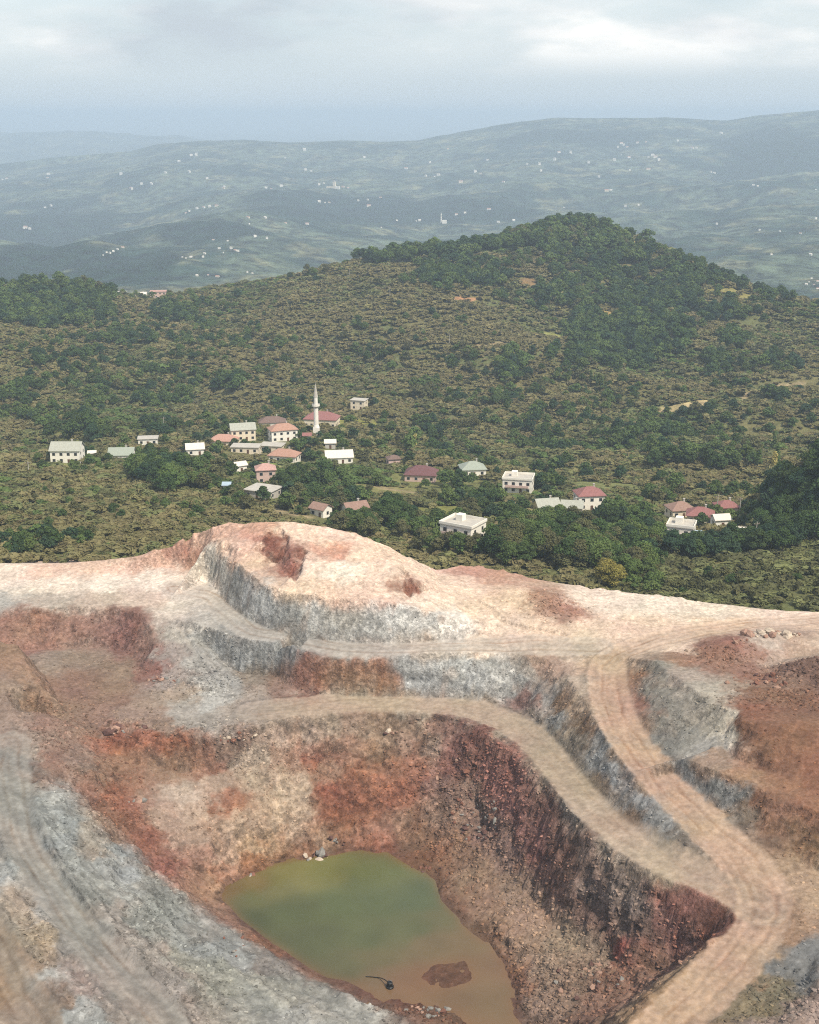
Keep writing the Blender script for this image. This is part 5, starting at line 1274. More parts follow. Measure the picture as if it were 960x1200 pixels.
# woods and trees, region by region, in the photograph's directions: (px, py, rx, ry, count, hmin, hmax, kinds, shapes, region)
A_ = 'oak pine oak mid'.split(); B_ = 'mid oak olive mid'.split(); C_ = 'oak mid'.split()
WOODS = [
    (462, 301, 68, 3, 46, 11, 16, A_, ('round', 'broad'), 'ridge row'), (545, 289, 60, 3, 36, 11, 16, A_, ('round', 'broad'), 'ridge row'), (600, 280, 20, 4, 16, 11, 16, B_, ('round',), 'ridge row'), (540, 286, 6, 2, 4, 8, 12, ['dry'], ('tall', 'round'), 'ridge row'),
    (660, 266, 66, 6, 75, 11, 16, A_, ('round', 'broad'), 'hilltop'), (680, 282, 80, 12, 80, 11, 16, B_, ('round', 'broad'), 'hilltop'), (625, 285, 40, 10, 40, 11, 16, A_, ('round', 'broad'), 'hilltop'),
    (540, 320, 60, 16, 95, 8, 12, A_, ('round', 'broad'), 'upper slope'), (575, 330, 26, 10, 30, 8, 12, A_, ('round', 'broad'), 'upper slope'), (640, 310, 50, 12, 45, 7, 11, B_, ('round', 'broad'), 'upper slope'), (690, 330, 50, 14, 60, 8, 12, A_, ('round', 'broad'), 'upper slope'),
    (770, 300, 50, 14, 70, 7, 11, B_, ('round', 'broad'), 'right ridge'), (800, 325, 60, 16, 80, 8, 12, A_, ('round', 'broad'), 'right ridge'), (860, 333, 60, 10, 70, 8, 12, A_, ('round', 'broad'), 'right ridge'), (920, 348, 36, 8, 34, 8, 12, A_, ('round', 'broad'), 'right ridge'), (760, 350, 50, 14, 60, 8, 12, A_, ('round', 'broad'), 'right ridge'), (880, 368, 60, 8, 30, 6, 10, B_, ('round', 'broad'), 'right ridge'),
    (710, 390, 50, 22, 95, 9, 13, A_, ('round', 'broad'), 'slope wood'), (735, 420, 44, 16, 60, 9, 13, A_, ('round', 'broad'), 'slope wood'), (670, 425, 30, 12, 30, 9, 13, A_, ('round', 'broad'), 'slope wood'), (790, 395, 24, 24, 34, 9, 13, A_, ('round', 'broad'), 'slope wood'), (655, 350, 30, 12, 30, 8, 12, A_, ('round', 'broad'), 'slope wood'), (690, 355, 24, 12, 26, 8, 11, B_, ('round', 'broad'), 'slope wood'), (600, 350, 30, 12, 18, 6, 9, B_, ('round', 'broad'), 'slope wood'),
    (600, 435, 22, 20, 26, 8, 12, A_, ('round', 'broad'), 'mid slope'), (540, 425, 20, 14, 16, 6, 10, B_, ('round', 'broad'), 'mid slope'), (500, 460, 18, 10, 14, 7, 11, B_, ('round', 'broad'), 'mid slope'), (850, 430, 26, 12, 18, 8, 12, A_, ('round', 'broad'), 'right slope'), (905, 430, 30, 10, 18, 8, 12, A_, ('round', 'broad'), 'right slope'), (855, 400, 20, 10, 12, 8, 12, A_, ('round', 'broad'), 'right slope'), (910, 465, 14, 8, 8, 8, 12, A_, ('round', 'broad'), 'right slope'),
    (770, 545, 22, 18, 14, 8, 12, A_, ('round', 'broad'), 'right slope'), (735, 515, 20, 10, 9, 8, 11, A_, ('round', 'broad'), 'right slope'), (840, 545, 40, 10, 12, 8, 11, C_, ('round', 'broad'), 'right slope'), (800, 510, 60, 30, 22, 5, 8, B_, ('round', 'broad'), 'right slope'), (640, 470, 60, 30, 20, 5, 9, B_, ('round', 'broad'), 'mid slope'), (700, 470, 30, 20, 14, 6, 10, B_, ('round', 'tall'), 'mid slope'),
    (640, 500, 40, 20, 16, 7, 10, A_, ('round', 'broad'), 'mid slope'), (905, 540, 10, 14, 5, 9, 13, ['dry', 'mid'], ('tall',), 'right slope'),
    (55, 350, 78, 22, 150, 9, 13, A_ + ['mid'], ('round', 'broad'), 'left hump'), (40, 378, 46, 8, 34, 9, 13, A_, ('round', 'broad'), 'left hump'), (110, 338, 30, 6, 20, 8, 12, B_, ('round', 'broad'), 'left hump'), (205, 372, 24, 8, 18, 9, 13, A_, ('round', 'broad'), 'left slope'), (240, 362, 34, 6, 16, 6, 9, B_, ('round', 'broad'), 'left slope'), (170, 350, 60, 6, 24, 6, 9, B_, ('round', 'broad'), 'left slope'), (140, 400, 50, 8, 26, 7, 11, A_, ('round', 'broad'), 'left slope'), (250, 400, 80, 16, 30, 5, 8, B_, ('round', 'broad'), 'left slope'), (90, 425, 60, 12, 24, 7, 11, A_, ('round', 'broad'), 'left slope'), (20, 465, 30, 14, 20, 7, 11, A_, ('round', 'broad'), 'left slope'), (100, 455, 60, 12, 20, 6, 10, B_, ('round', 'broad'), 'left slope'), (270, 450, 18, 10, 12, 7, 11, A_, ('round', 'broad'), 'left slope'), (210, 440, 60, 20, 16, 5, 8, B_, ('round', 'broad'), 'left slope'), (360, 320, 30, 3, 10, 6, 10, B_, ('round', 'tall'), 'left slope'), (310, 405, 60, 10, 14, 5, 8, B_, ('round', 'broad'), 'left slope'), (440, 420, 40, 14, 14, 6, 10, B_, ('round', 'broad'), 'mid slope'), (420, 385, 12, 6, 4, 6, 9, B_, ('round', 'broad'), 'mid slope'), (350, 410, 60, 20, 14, 5, 8, B_, ('round', 'broad'), 'left slope'),
    (108, 512, 22, 10, 12, 10, 14, A_, ('broad', 'round'), 'village left'), (60, 505, 40, 10, 12, 6, 10, A_, ('round', 'broad'), 'village left'), (190, 505, 40, 10, 14, 6, 10, A_, ('round', 'broad'), 'village left'), (200, 565, 30, 16, 18, 9, 13, ['oak', 'pine', 'mid'], ('broad', 'round'), 'village left'), (165, 558, 18, 6, 6, 8, 11, ['oak', 'pine'], ('broad', 'round'), 'village left'), (60, 545, 50, 6, 14, 4, 6, B_, ('broad', 'round'), 'village left'), (240, 565, 30, 14, 14, 7, 10, ['mid', 'oak', 'olive'], ('broad', 'round'), 'village left'), (110, 550, 40, 6, 12, 3, 5, B_, ('broad', 'round'), 'village left'), (30, 640, 60, 14, 26, 4, 7, A_, ('round', 'broad'), 'rim scrub'), (230, 600, 60, 14, 14, 3, 5, B_, ('round', 'broad'), 'rim scrub'),
    (340, 575, 24, 12, 14, 7, 11, A_, ('broad', 'round'), 'village'), (395, 570, 30, 14, 18, 7, 11, B_ + ['oak'], ('broad', 'round'), 'village'), (290, 590, 40, 10, 12, 5, 8, B_, ('broad', 'round'), 'village'), (350, 545, 16, 6, 6, 6, 9, A_, ('round', 'broad'), 'village'), (345, 480, 50, 8, 16, 5, 9, A_, ('round', 'broad'), 'village'), (420, 520, 30, 10, 12, 5, 8, A_, ('round', 'broad'), 'village'), (296, 538, 20, 4, 5, 4, 6, B_, ('round', 'broad'), 'village'), (250, 500, 40, 8, 12, 5, 8, A_, ('round', 'broad'), 'village'), (480, 525, 14, 8, 8, 7, 12, ['mid', 'olive', 'dry'], ('tall', 'round'), 'village'), (355, 525, 8, 6, 4, 5, 8, A_, ('round',), 'village'),
    (470, 610, 20, 12, 12, 8, 12, ['oak', 'pine'], ('broad', 'round'), 'rim trees'), (430, 615, 30, 12, 16, 6, 10, ['mid', 'olive', 'oak'], ('broad', 'round'), 'rim trees'), (520, 585, 40, 10, 14, 5, 8, B_, ('broad', 'round'), 'village right'), (560, 590, 30, 8, 12, 6, 9, A_, ('broad', 'round'), 'village right'), (640, 570, 24, 6, 8, 6, 9, A_, ('round', 'broad'), 'village right'), (655, 552, 16, 6, 6, 7, 10, A_, ('round', 'broad'), 'village right'), (500, 640, 20, 10, 10, 6, 9, ['olive', 'mid'], ('broad', 'round'), 'rim trees'), (540, 650, 26, 6, 10, 6, 9, ['olive', 'mid', 'oak'], ('broad', 'round'), 'rim trees'),
    (615, 650, 34, 16, 18, 8, 12, ['mid', 'oak', 'olive', 'mid'], ('broad', 'round'), 'rim trees'), (670, 662, 36, 12, 16, 8, 12, ['mid', 'oak', 'olive', 'mid'], ('broad', 'round'), 'rim trees'), (640, 625, 40, 12, 14, 8, 11, ['oak', 'mid'], ('broad', 'round'), 'rim trees'), (735, 672, 30, 10, 10, 7, 10, ['olive', 'mid'], ('broad', 'round'), 'rim trees'), (722, 684, 5, 2, 2, 8, 9.5, ['yellow'], ('broad',), 'yellow tree'), (750, 640, 40, 14, 16, 7, 11, ['oak', 'mid', 'pine'], ('broad', 'round'), 'rim trees'), (590, 612, 20, 8, 8, 6, 9, A_, ('round', 'broad'), 'village right'),
    (730, 610, 40, 10, 14, 6, 10, A_ + ['mid'], ('round', 'broad'), 'village right'), (835, 615, 14, 5, 5, 5, 8, A_, ('round', 'broad'), 'village right'), (770, 585, 24, 6, 8, 5, 8, B_, ('round', 'broad'), 'village right'), (850, 580, 40, 6, 10, 5, 8, A_, ('round', 'broad'), 'village right'),
    (925, 610, 40, 42, 70, 8, 12, ['oak', 'pine', 'oak'], ('broad', 'round'), 'shaded hill'), (880, 640, 30, 14, 16, 6, 10, ['oak', 'pine'], ('broad', 'round'), 'shaded hill'), (1010, 560, 60, 60, 60, 8, 12, ['oak', 'pine', 'oak'], ('broad', 'round'), 'shaded hill'), (860, 688, 110, 12, 30, 3, 5, ['olive', 'oak', 'olive'], ('broad', 'round'), 'right scrub'), (770, 692, 30, 6, 8, 4, 6, ['olive', 'mid'], ('broad', 'round'), 'right scrub'),
    (60, 365, 80, 22, 90, 9, 13, A_, ('round', 'broad'), 'left hump'), (440, 306, 50, 4, 40, 11, 16, A_, ('round', 'broad'), 'ridge row'), (500, 300, 60, 4, 50, 11, 16, A_, ('round', 'broad'), 'ridge row'), (570, 291, 40, 4, 34, 11, 16, A_, ('round', 'broad'), 'ridge row'),
    (530, 330, 60, 12, 60, 8, 12, A_, ('round', 'broad'), 'upper slope'), (730, 370, 60, 30, 90, 8, 13, A_, ('round', 'broad'), 'slope wood'), (820, 360, 60, 26, 70, 8, 12, A_, ('round', 'broad'), 'right ridge'), (720, 400, 60, 30, 70, 9, 13, A_, ('round', 'broad'), 'slope wood'), (700, 300, 70, 14, 60, 11, 16, A_, ('round', 'broad'), 'hilltop'),
    (190, 400, 110, 4, 36, 5, 8, A_, ('round', 'broad'), 'left slope'), (130, 385, 90, 3, 30, 5, 8, A_, ('round', 'broad'), 'left slope'), (330, 440, 90, 5, 24, 4, 7, B_, ('round', 'broad'), 'left slope'), (560, 470, 80, 6, 26, 5, 8, A_, ('round', 'broad'), 'mid slope'), (60, 490, 70, 5, 24, 5, 9, A_, ('round', 'broad'), 'village left'), (450, 500, 60, 6, 18, 5, 8, A_, ('round', 'broad'), 'mid slope'),
    (380, 595, 50, 10, 30, 6, 10, ['oak', 'mid', 'pine', 'olive'], ('broad', 'round'), 'village'), (460, 625, 60, 10, 30, 6, 10, ['oak', 'mid', 'olive'], ('broad', 'round'), 'rim trees'), (560, 620, 60, 20, 30, 6, 10, ['oak', 'mid', 'olive'], ('broad', 'round'), 'rim trees'), (190, 560, 40, 16, 24, 8, 13, ['oak', 'pine', 'mid'], ('broad', 'round'), 'village left'), (310, 510, 60, 24, 30, 4, 7, A_, ('round', 'broad'), 'village'), (660, 640, 70, 22, 30, 7, 11, ['mid', 'oak', 'olive', 'oak'], ('broad', 'round'), 'rim trees'), (740, 655, 50, 18, 26, 7, 11, ['mid', 'oak', 'olive', 'oak'], ('broad', 'round'), 'rim trees'),
    (820, 490, 140, 50, 80, 4, 9, A_ + ['mid', 'olive'], ('round', 'broad'), 'right slope'), (620, 460, 120, 50, 60, 4, 9, A_ + ['mid', 'olive'], ('round', 'broad'), 'mid slope'), (130, 420, 140, 40, 80, 4, 9, A_ + ['mid'], ('round', 'broad'), 'left slope'), (60, 610, 90, 40, 30, 2.5, 5, ['olive', 'mid', 'oak'], ('round', 'broad'), 'rim scrub'),
    (835, 648, 45, 8, 34, 6, 9, ['pine', 'oak'], ('broad', 'round'), 'shaded hill'),
    (480, 470, 480, 110, 190, 4, 8, B_ + ['pine'], ('round', 'broad'), 'open slope'), (300, 400, 300, 60, 70, 4, 7, B_, ('round', 'broad'), 'open slope'),
]
TREE_LABEL = {
    'ridge row': ('{} tree in the row left of the hilltop', 'trees in the ridge row'),
    'hilltop': ('{} tree in the wood on the rounded hilltop', 'trees on the hilltop'),
    'upper slope': ('{} tree in the wood just below the hilltop', 'trees below the hilltop'),
    'right ridge': ('{} tree on the right shoulder of the hill', 'trees on the right shoulder'),
    'slope wood': ('{} tree in the dark hillside wood', 'trees in the hillside wood'),
    'mid slope': ('{} tree midway up the scrubby hillside', 'trees in the middle of the slope'),
    'right slope': ('{} tree on the right slope above the shaded hill', 'trees on the right slope'),
    'left hump': ('{} tree in the wood on the low hump at the left', 'trees on the left hump'),
    'left slope': ('{} tree on the brown slope left of the minaret', 'trees on the left slope'),
    'village left': ('{} tree by the leftmost village houses', 'trees at the left end of the village'),
    'village': ('{} tree among the houses around the minaret', 'trees around the minaret'),
    'village right': ('{} tree among the houses right of the minaret', 'trees in the right part of the village'),
    'rim scrub': ('{} small tree behind the left quarry edge', 'trees behind the left quarry edge'),
    'rim trees': ('{} tree close behind the quarry edge', 'trees behind the quarry edge'),
    'yellow tree': ('{} tree with autumn yellow crown at the quarry edge', 'yellow trees at the quarry edge'),
    'shaded hill': ('{} tree on the dark shaded hill', 'trees on the shaded hill'),
    'right scrub': ('{} low tree in the scrub below the shaded hill', 'low trees below the shaded hill'),
    'open slope': ('{} lone tree on the open scrub slope', 'lone trees on the open slope'),
}
KIND_WORD = {'oak': 'dark green leafy', 'mid': 'fresh green leafy', 'olive': 'olive green leafy', 'yellow': 'yellowing leafy', 'pine': 'blue green dense', 'dry': 'pale dry'}
SHAPE_WORD = {'round': 'rounded', 'broad': 'spreading', 'tall': 'slender'}

# ---- houses first, so that trees and bushes keep off them
HOUSES = []   # filled below: world x, y, radius


HOUSE_SPECS = [
    # px, py(base), width px, depth m, storeys, roof, roof colour, wall colour, turn deg, label
    (228, 533, 20, 8, 1, 'gable', 'tile_pale', 'white', 12, 'white house with pale roof at the left end of the village cluster'),
    (262, 523, 30, 9, 1, 'hip', 'tile_red', 'cream', -8, 'long house with faded red hip roof left of the tall pale house'),
    (284, 516, 28, 9, 2, 'gable', 'tile_grey', 'cream', 14, 'tall cream house with greenish grey roof in the village cluster'),
    (288, 531, 32, 8, 1, 'flat', 'concrete', 'cream', -5, 'low cream flat roofed house in front of the faded red roof'),
    (319, 501, 30, 9, 1, 'hip', 'tile_dark', 'white', 6, 'white house with dark roof at the top of the village cluster'),
    (331, 517, 31, 9, 2, 'hip', 'tile_orange', 'white', 20, 'white two storey house with orange roof left of the minaret'),
    (319, 530, 26, 8, 1, 'flat', 'concrete', 'cream', -12, 'low cream flat roofed house between the two orange roofs'),
    (333, 541, 33, 9, 1, 'hip', 'tile_orange', 'white', -14, 'white house with orange hip roof lowest in the cluster left of the minaret'),
    (281, 553, 13, 5, 1, 'gable', 'tile_pale', 'white', 30, 'tiny white house below the village cluster'),
    (311, 566, 22, 8, 2, 'hip', 'tile_pink', 'pink', 10, 'pinkish two storey house with open dark porch below the cluster'),
    (308, 584, 34, 12, 1, 'flat', 'concrete', 'concrete', -25, 'grey flat concrete building nearest the mound, left of the minaret'),
    (377, 500, 38, 12, 1, 'hip', 'tile_crimson', 'cream', -10, 'village mosque with crimson hip roof behind the minaret'),
    (421, 480, 17, 7, 2, 'flat', 'concrete', 'cream', -18, 'small cream house up the slope right of the minaret'),
    (397, 543, 31, 9, 1, 'gable', 'tile_pale', 'white', 8, 'white house with pale grey roof below and right of the minaret'),
    (387, 526, 12, 5, 1, 'gable', 'tile_pale', 'concrete', 5, 'small grey shed just below the minaret'),
    (360, 517, 9, 4, 1, 'gable', 'tile_crimson', 'pink', 0, 'tiny shed with red roof at the left of the minaret'),
    (376, 606, 20, 7, 1, 'gable', 'tile_brown', 'white', -35, 'small house with brown roof hidden behind the mound top'),
    (416, 605, 26, 7, 1, 'gable', 'tile_brown', 'white', 25, 'half hidden house with brown roof behind the right of the mound'),
    (78, 542, 34, 10, 2, 'gable', 'tile_grey', 'white', 0, 'big white house with grey roof alone at the left edge'),
    (108, 538, 8, 4, 1, 'gable', 'tile_pale', 'white', 10, 'tiny white shed between two grey roofed houses at left'),
    (142, 540, 28, 9, 1, 'gable', 'tile_green', 'white', 4, 'low white house with pale green roof at left'),
    (173, 521, 22, 7, 1, 'flat', 'concrete', 'white', 8, 'white flat roofed house behind the dark trees at left'),
    (461, 546, 14, 6, 1, 'hip', 'tile_dark', 'pink', 15, 'small house with dark roof right of the minaret'),
    (494, 564, 36, 11, 1, 'hip', 'tile_maroon', 'pink', -8, 'pink house with wide maroon hip roof in the meadow'),
    (554, 558, 28, 10, 1, 'hip', 'tile_green', 'white', 8, 'low house with green hip roof in the middle of the meadow'),
    (608, 577, 34, 10, 2, 'terrace', 'concrete', 'white', -12, 'white two storey house with bare concrete top, right of the green roof'),
    (641, 602, 26, 8, 1, 'gable', 'tile_grey', 'yellow', 12, 'small yellow house with grey roof near the quarry trees'),
    (671, 603, 24, 7, 1, 'gable', 'tile_grey', 'concrete', -10, 'low grey barn beside the red roofed white house'),
    (691, 597, 31, 9, 2, 'hip', 'tile_crimson', 'white', 8, 'white two storey house with red hip roof right of the grey barn'),
    (543, 636, 42, 11, 2, 'terrace', 'white', 'white', -32, 'large white flat roofed house closest to the quarry rim'),
    (798, 606, 28, 9, 1, 'hip', 'tile_brown', 'cream', 12, 'house with brown roof, leftmost in the hamlet by the shaded hill'),
    (822, 613, 30, 9, 1, 'hip', 'tile_crimson', 'cream', -14, 'house with red roof in the middle of the hamlet by the shaded hill'),
    (852, 603, 24, 8, 1, 'hip', 'tile_crimson', 'cream', 6, 'house with red roof beside the utility pole at right'),
    (799, 637, 30, 9, 2, 'terrace', 'concrete', 'white', -20, 'white concrete house, nearest of the hamlet by the shaded hill'),
    (845, 618, 18, 6, 1, 'gable', 'tile_pale', 'white', 10, 'small white shed behind the dark tree in the right hamlet'),
    (868, 633, 14, 5, 1, 'gable', 'tile_pale', 'white', -10, 'small pale shed at the foot of the shaded hill'),
    (815, 636, 12, 4, 1, 'gable', 'tile_blue', 'concrete', 5, 'tiny shed with bluish roof in front of the right hamlet'),
    (266, 577, 8, 4, 1, 'gable', 'tile_blue', 'white', 0, 'tiny pale blue shed left of the flat concrete building'),
    (142, 345, 10, 9, 2, 'flat', 'concrete', 'white', 0, 'white house on the skyline beside the wooded hump'),
    (165, 347, 12, 9, 1, 'gable', 'tile_pale', 'cream', 5, 'low cream house between the two skyline houses at left'),
    (185, 346, 18, 11, 2, 'flat', 'tile_pink', 'pink', 8, 'pinkish flat roofed building on the skyline at left'),
]
HOUSE_POS = []
for h in HOUSE_SPECS:
    p = hit_green(h[0], h[1])
    if p is None:
        p = at_y(h[0], h[1], 1245.0); p[2] = float(green_z(p[0], p[1]))
    w = h[2] * math.hypot(p[1], CAM_Z - p[2]) / FPX
    HOUSE_POS.append((p, w))
    HOUSES.append((p[0], p[1], max(w, h[3]) * 0.62))
MINARET_P = hit_green(371, 511)
HOUSES.append((MINARET_P[0], MINARET_P[1], 3.5))
HARR = np.array(HOUSES)


def near_house(x, y, extra=0.0):
    """on a house, or right in front of one (towards the camera)"""
    dx = np.abs(HARR[:, 0] - x); dy = HARR[:, 1] - y
    return bool(((dx < HARR[:, 2] + extra) & (dy < HARR[:, 2] * 0.9 + 4 + extra) & (dy > -HARR[:, 2] - extra)).any())


def build_trees():
    rng = np.random.default_rng(5)
    all_t = []
    for (px, py, rx, ry, n, h0, h1, kinds, shapes, reg) in WOODS:
        for i in range(n):
            a = rng.random() * 6.283; r = math.sqrt(rng.random())
            qx = px + rx * r * math.cos(a); qy = py + ry * r * math.sin(a)
            p = hit_green(qx, qy)
            if p is None: continue
            x, y = p[0] + rng.normal() * 1.5, p[1] + rng.normal() * 3.0
            h = h0 + (h1 - h0) * rng.random()
            if y < np.interp(x, BX, BY) + 14 + h * 0.3 and abs(x) < 150: continue
            if near_house(x, y, h * 0.28): continue
            if any(((x - c[0]) / (c[2] * 1.1)) ** 2 + ((y - c[1]) / (c[3] * 1.4)) ** 2 < 1 for c in CLEAR) and reg not in ('yellow tree',): continue
            kd = kinds[rng.integers(len(kinds))]; sh = shapes[rng.integers(len(shapes))]
            all_t.append([x, y, float(green_z(x, y)), h, kd, sh, int(rng.integers(2)), reg, rng.random() * 6.283])
    n_gully = 0
    while n_gully < 620:                                       # trees follow the damp gullies in broken lines
        y = rng.uniform(560, 1220); x = rng.uniform(-0.36, 0.36) * y
        f = float(grid_sample(FOLD, GX0, GY0, GS, x, y))
        if rng.random() > math.exp(-(f / 0.085) ** 2) * (0.35 + 0.65 * (pnoise(np.array([x / 60]), np.array([y / 60]), 23)[0] > -0.1)): continue
        n_gully += 1
        if near_house(x, y, 2.5): continue
        qx, qy, _ = to_px((x, y, float(green_z(x, y))))
        reg = 'left slope' if qx < 340 else ('mid slope' if qx < 660 else 'right slope')
        all_t.append([x, y, float(green_z(x, y)), rng.uniform(5, 10), A_[rng.integers(4)] if rng.random() < 0.7 else 'mid', ['round', 'broad'][rng.integers(2)], int(rng.integers(2)), reg, rng.random() * 6.283])
    for (hx, hy, hr) in HOUSES:                                # garden trees beside and behind each house
        for k in range(3):
            a = rng.uniform(-0.5, 3.6)
            x = hx + (hr + 3.5) * math.cos(a) * 1.15; y = hy + (hr + 3.5) * math.sin(a)
            if near_house(x, y, -0.5) or hy > 1100: continue
            reg = 'village left' if to_px((x, y, 0))[0] < 225 else ('village' if to_px((x, y, 0))[0] < 440 else 'village right')
            all_t.append([x, y, float(green_z(x, y)), rng.uniform(3.5, 7.5), ['oak', 'mid', 'olive', 'pine'][rng.integers(4)], ['round', 'broad'][rng.integers(2)], int(rng.integers(2)), reg, rng.random() * 6.283])
    # the largest in the picture become objects of their own
    vis = []
    for t in all_t:
        qx, qy, f = to_px((t[0], t[1], t[2] + t[3] * 0.8))
        inside = -10 < qx < 970
        b = hit_green(qx, qy)
        seen = inside and (b is None or b[1] > t[1] - 6)
        vis.append(t[3] / f if seen else 0)
    order = np.argsort(-np.array(vis))
    solo = set(order[:285].tolist())
    spread = {}
    for i in solo:
        spread.setdefault(all_t[i][7], []).append(to_px(all_t[i][:3])[0])

    def side_of(reg, px):
        v = sorted(spread[reg])
        if len(v) < 9: return ''
        a, b = v[len(v) // 3], v[2 * len(v) // 3]
        return ', at left' if px < a else (', at right' if px > b else ', in between')

    rest = []
    for i, t in enumerate(all_t):
        x, y, z, h, kd, sh, var, reg, rot = t
        if i in solo:
            lod = 'near' if y < 700 else 'far'
            tr, cr = get_tree(kd, sh, var, lod)
            wid = 1.0 if sh != 'tall' else 0.9
            o = empty('tree', (x, y, z - 0.2), rot, (h * wid, h * wid, h))
            lab, grp = TREE_LABEL[reg]
            side = side_of(reg, to_px((x, y, z))[0])
            big = 'tall ' if h > 9.5 else ('low ' if h < 6 else '')
            if ' low ' in lab or 'small' in lab: big = ''
            if len((lab + side).split()) + len((big + KIND_WORD[kd]).split()) > 16: big = ''
            tag(o, lab.format(big + KIND_WORD[kd] + ' ' + SHAPE_WORD[sh]) + side, 'tree', (grp + side + ', ' + big + KIND_WORD[kd] + ' ' + SHAPE_WORD[sh]))
            link_mesh('trunk', tr, o); link_mesh('crown', cr, o)
        else:
            rest.append(t)
    return rest


def scatter_object(name, pts, rots, scales, index, protos, label, kind='stuff'):
    """one object: points carrying instances of a few meshes (not linked on their own)"""
    col = bpy.data.collections.new(name + '_meshes')
    for k, me in enumerate(protos):
        ob = bpy.data.objects.new('%s_%02d' % (name, k), me); col.objects.link(ob)
    me = bpy.data.meshes.new(name)
    me.vertices.add(len(pts)); me.vertices.foreach_set('co', np.asarray(pts, np.float32).ravel())
    for nm, typ, arr in (('spin', 'FLOAT', rots), ('size', 'FLOAT_VECTOR', scales), ('pick', 'INT', index)):
        a = me.attributes.new(nm, typ, 'POINT')
        a.data.foreach_set('vector' if typ == 'FLOAT_VECTOR' else 'value', np.asarray(arr, np.int32 if typ == 'INT' else np.float32).ravel())
    o = bpy.data.objects.new(name, me); COL.objects.link(o)
    ng = bpy.data.node_groups.new(name + '_scatter', 'GeometryNodeTree')
    ng.interface.new_socket('Geometry', in_out='INPUT', socket_type='NodeSocketGeometry'); ng.interface.new_socket('Geometry', in_out='OUTPUT', socket_type='NodeSocketGeometry')
    gi = N(ng, 'NodeGroupInput'); go = N(ng, 'NodeGroupOutput')
    ci = N(ng, 'GeometryNodeCollectionInfo'); ci.inputs['Collection'].default_value = col; ci.inputs['Separate Children'].default_value = True; ci.inputs['Reset Children'].default_value = True
    ip = N(ng, 'GeometryNodeInstanceOnPoints'); ip.inputs['Pick Instance'].default_value = True

    def att(nm, dt):
        n = N(ng, 'GeometryNodeInputNamedAttribute', data_type=dt); n.inputs['Name'].default_value = nm; return n.outputs['Attribute']
    cx = N(ng, 'ShaderNodeCombineXYZ'); ng.links.new(att('spin', 'FLOAT'), cx.inputs['Z'])
    er = N(ng, 'FunctionNodeEulerToRotation'); ng.links.new(cx.outputs[0], er.inputs[0])
    ng.links.new(gi.outputs[0], ip.inputs['Points']); ng.links.new(ci.outputs[0], ip.inputs['Instance'])
    ng.links.new(att('pick', 'INT'), ip.inputs['Instance Index']); ng.links.new(er.outputs[0], ip.inputs['Rotation']); ng.links.new(att('size', 'FLOAT_VECTOR'), ip.inputs['Scale'])
    ng.links.new(ip.outputs[0], go.inputs[0])
    md = o.modifiers.new('scatter', 'NODES'); md.node_group = ng
    tag(o, label, None, None, kind)
    return o


REST = build_trees()


def build_rest():
    protos = []; key = {}
    pts = []; rots = []; sc = []; ix = []
    for x, y, z, h, kd, sh, var, reg, rot in REST:
        k = (kd, sh, var)
        if k not in key:
            tr, cr = get_tree(kd, sh, var, 'far')
            key[k] = len(protos); protos.append(cr)
        pts.append((x, y, z - 0.2)); rots.append(rot); sc.append((h, h, h)); ix.append(key[k])
    scatter_object('far_trees', pts, rots, sc, ix, protos, 'dense woods and scattered trees on the far slopes of the green hill')


build_rest()


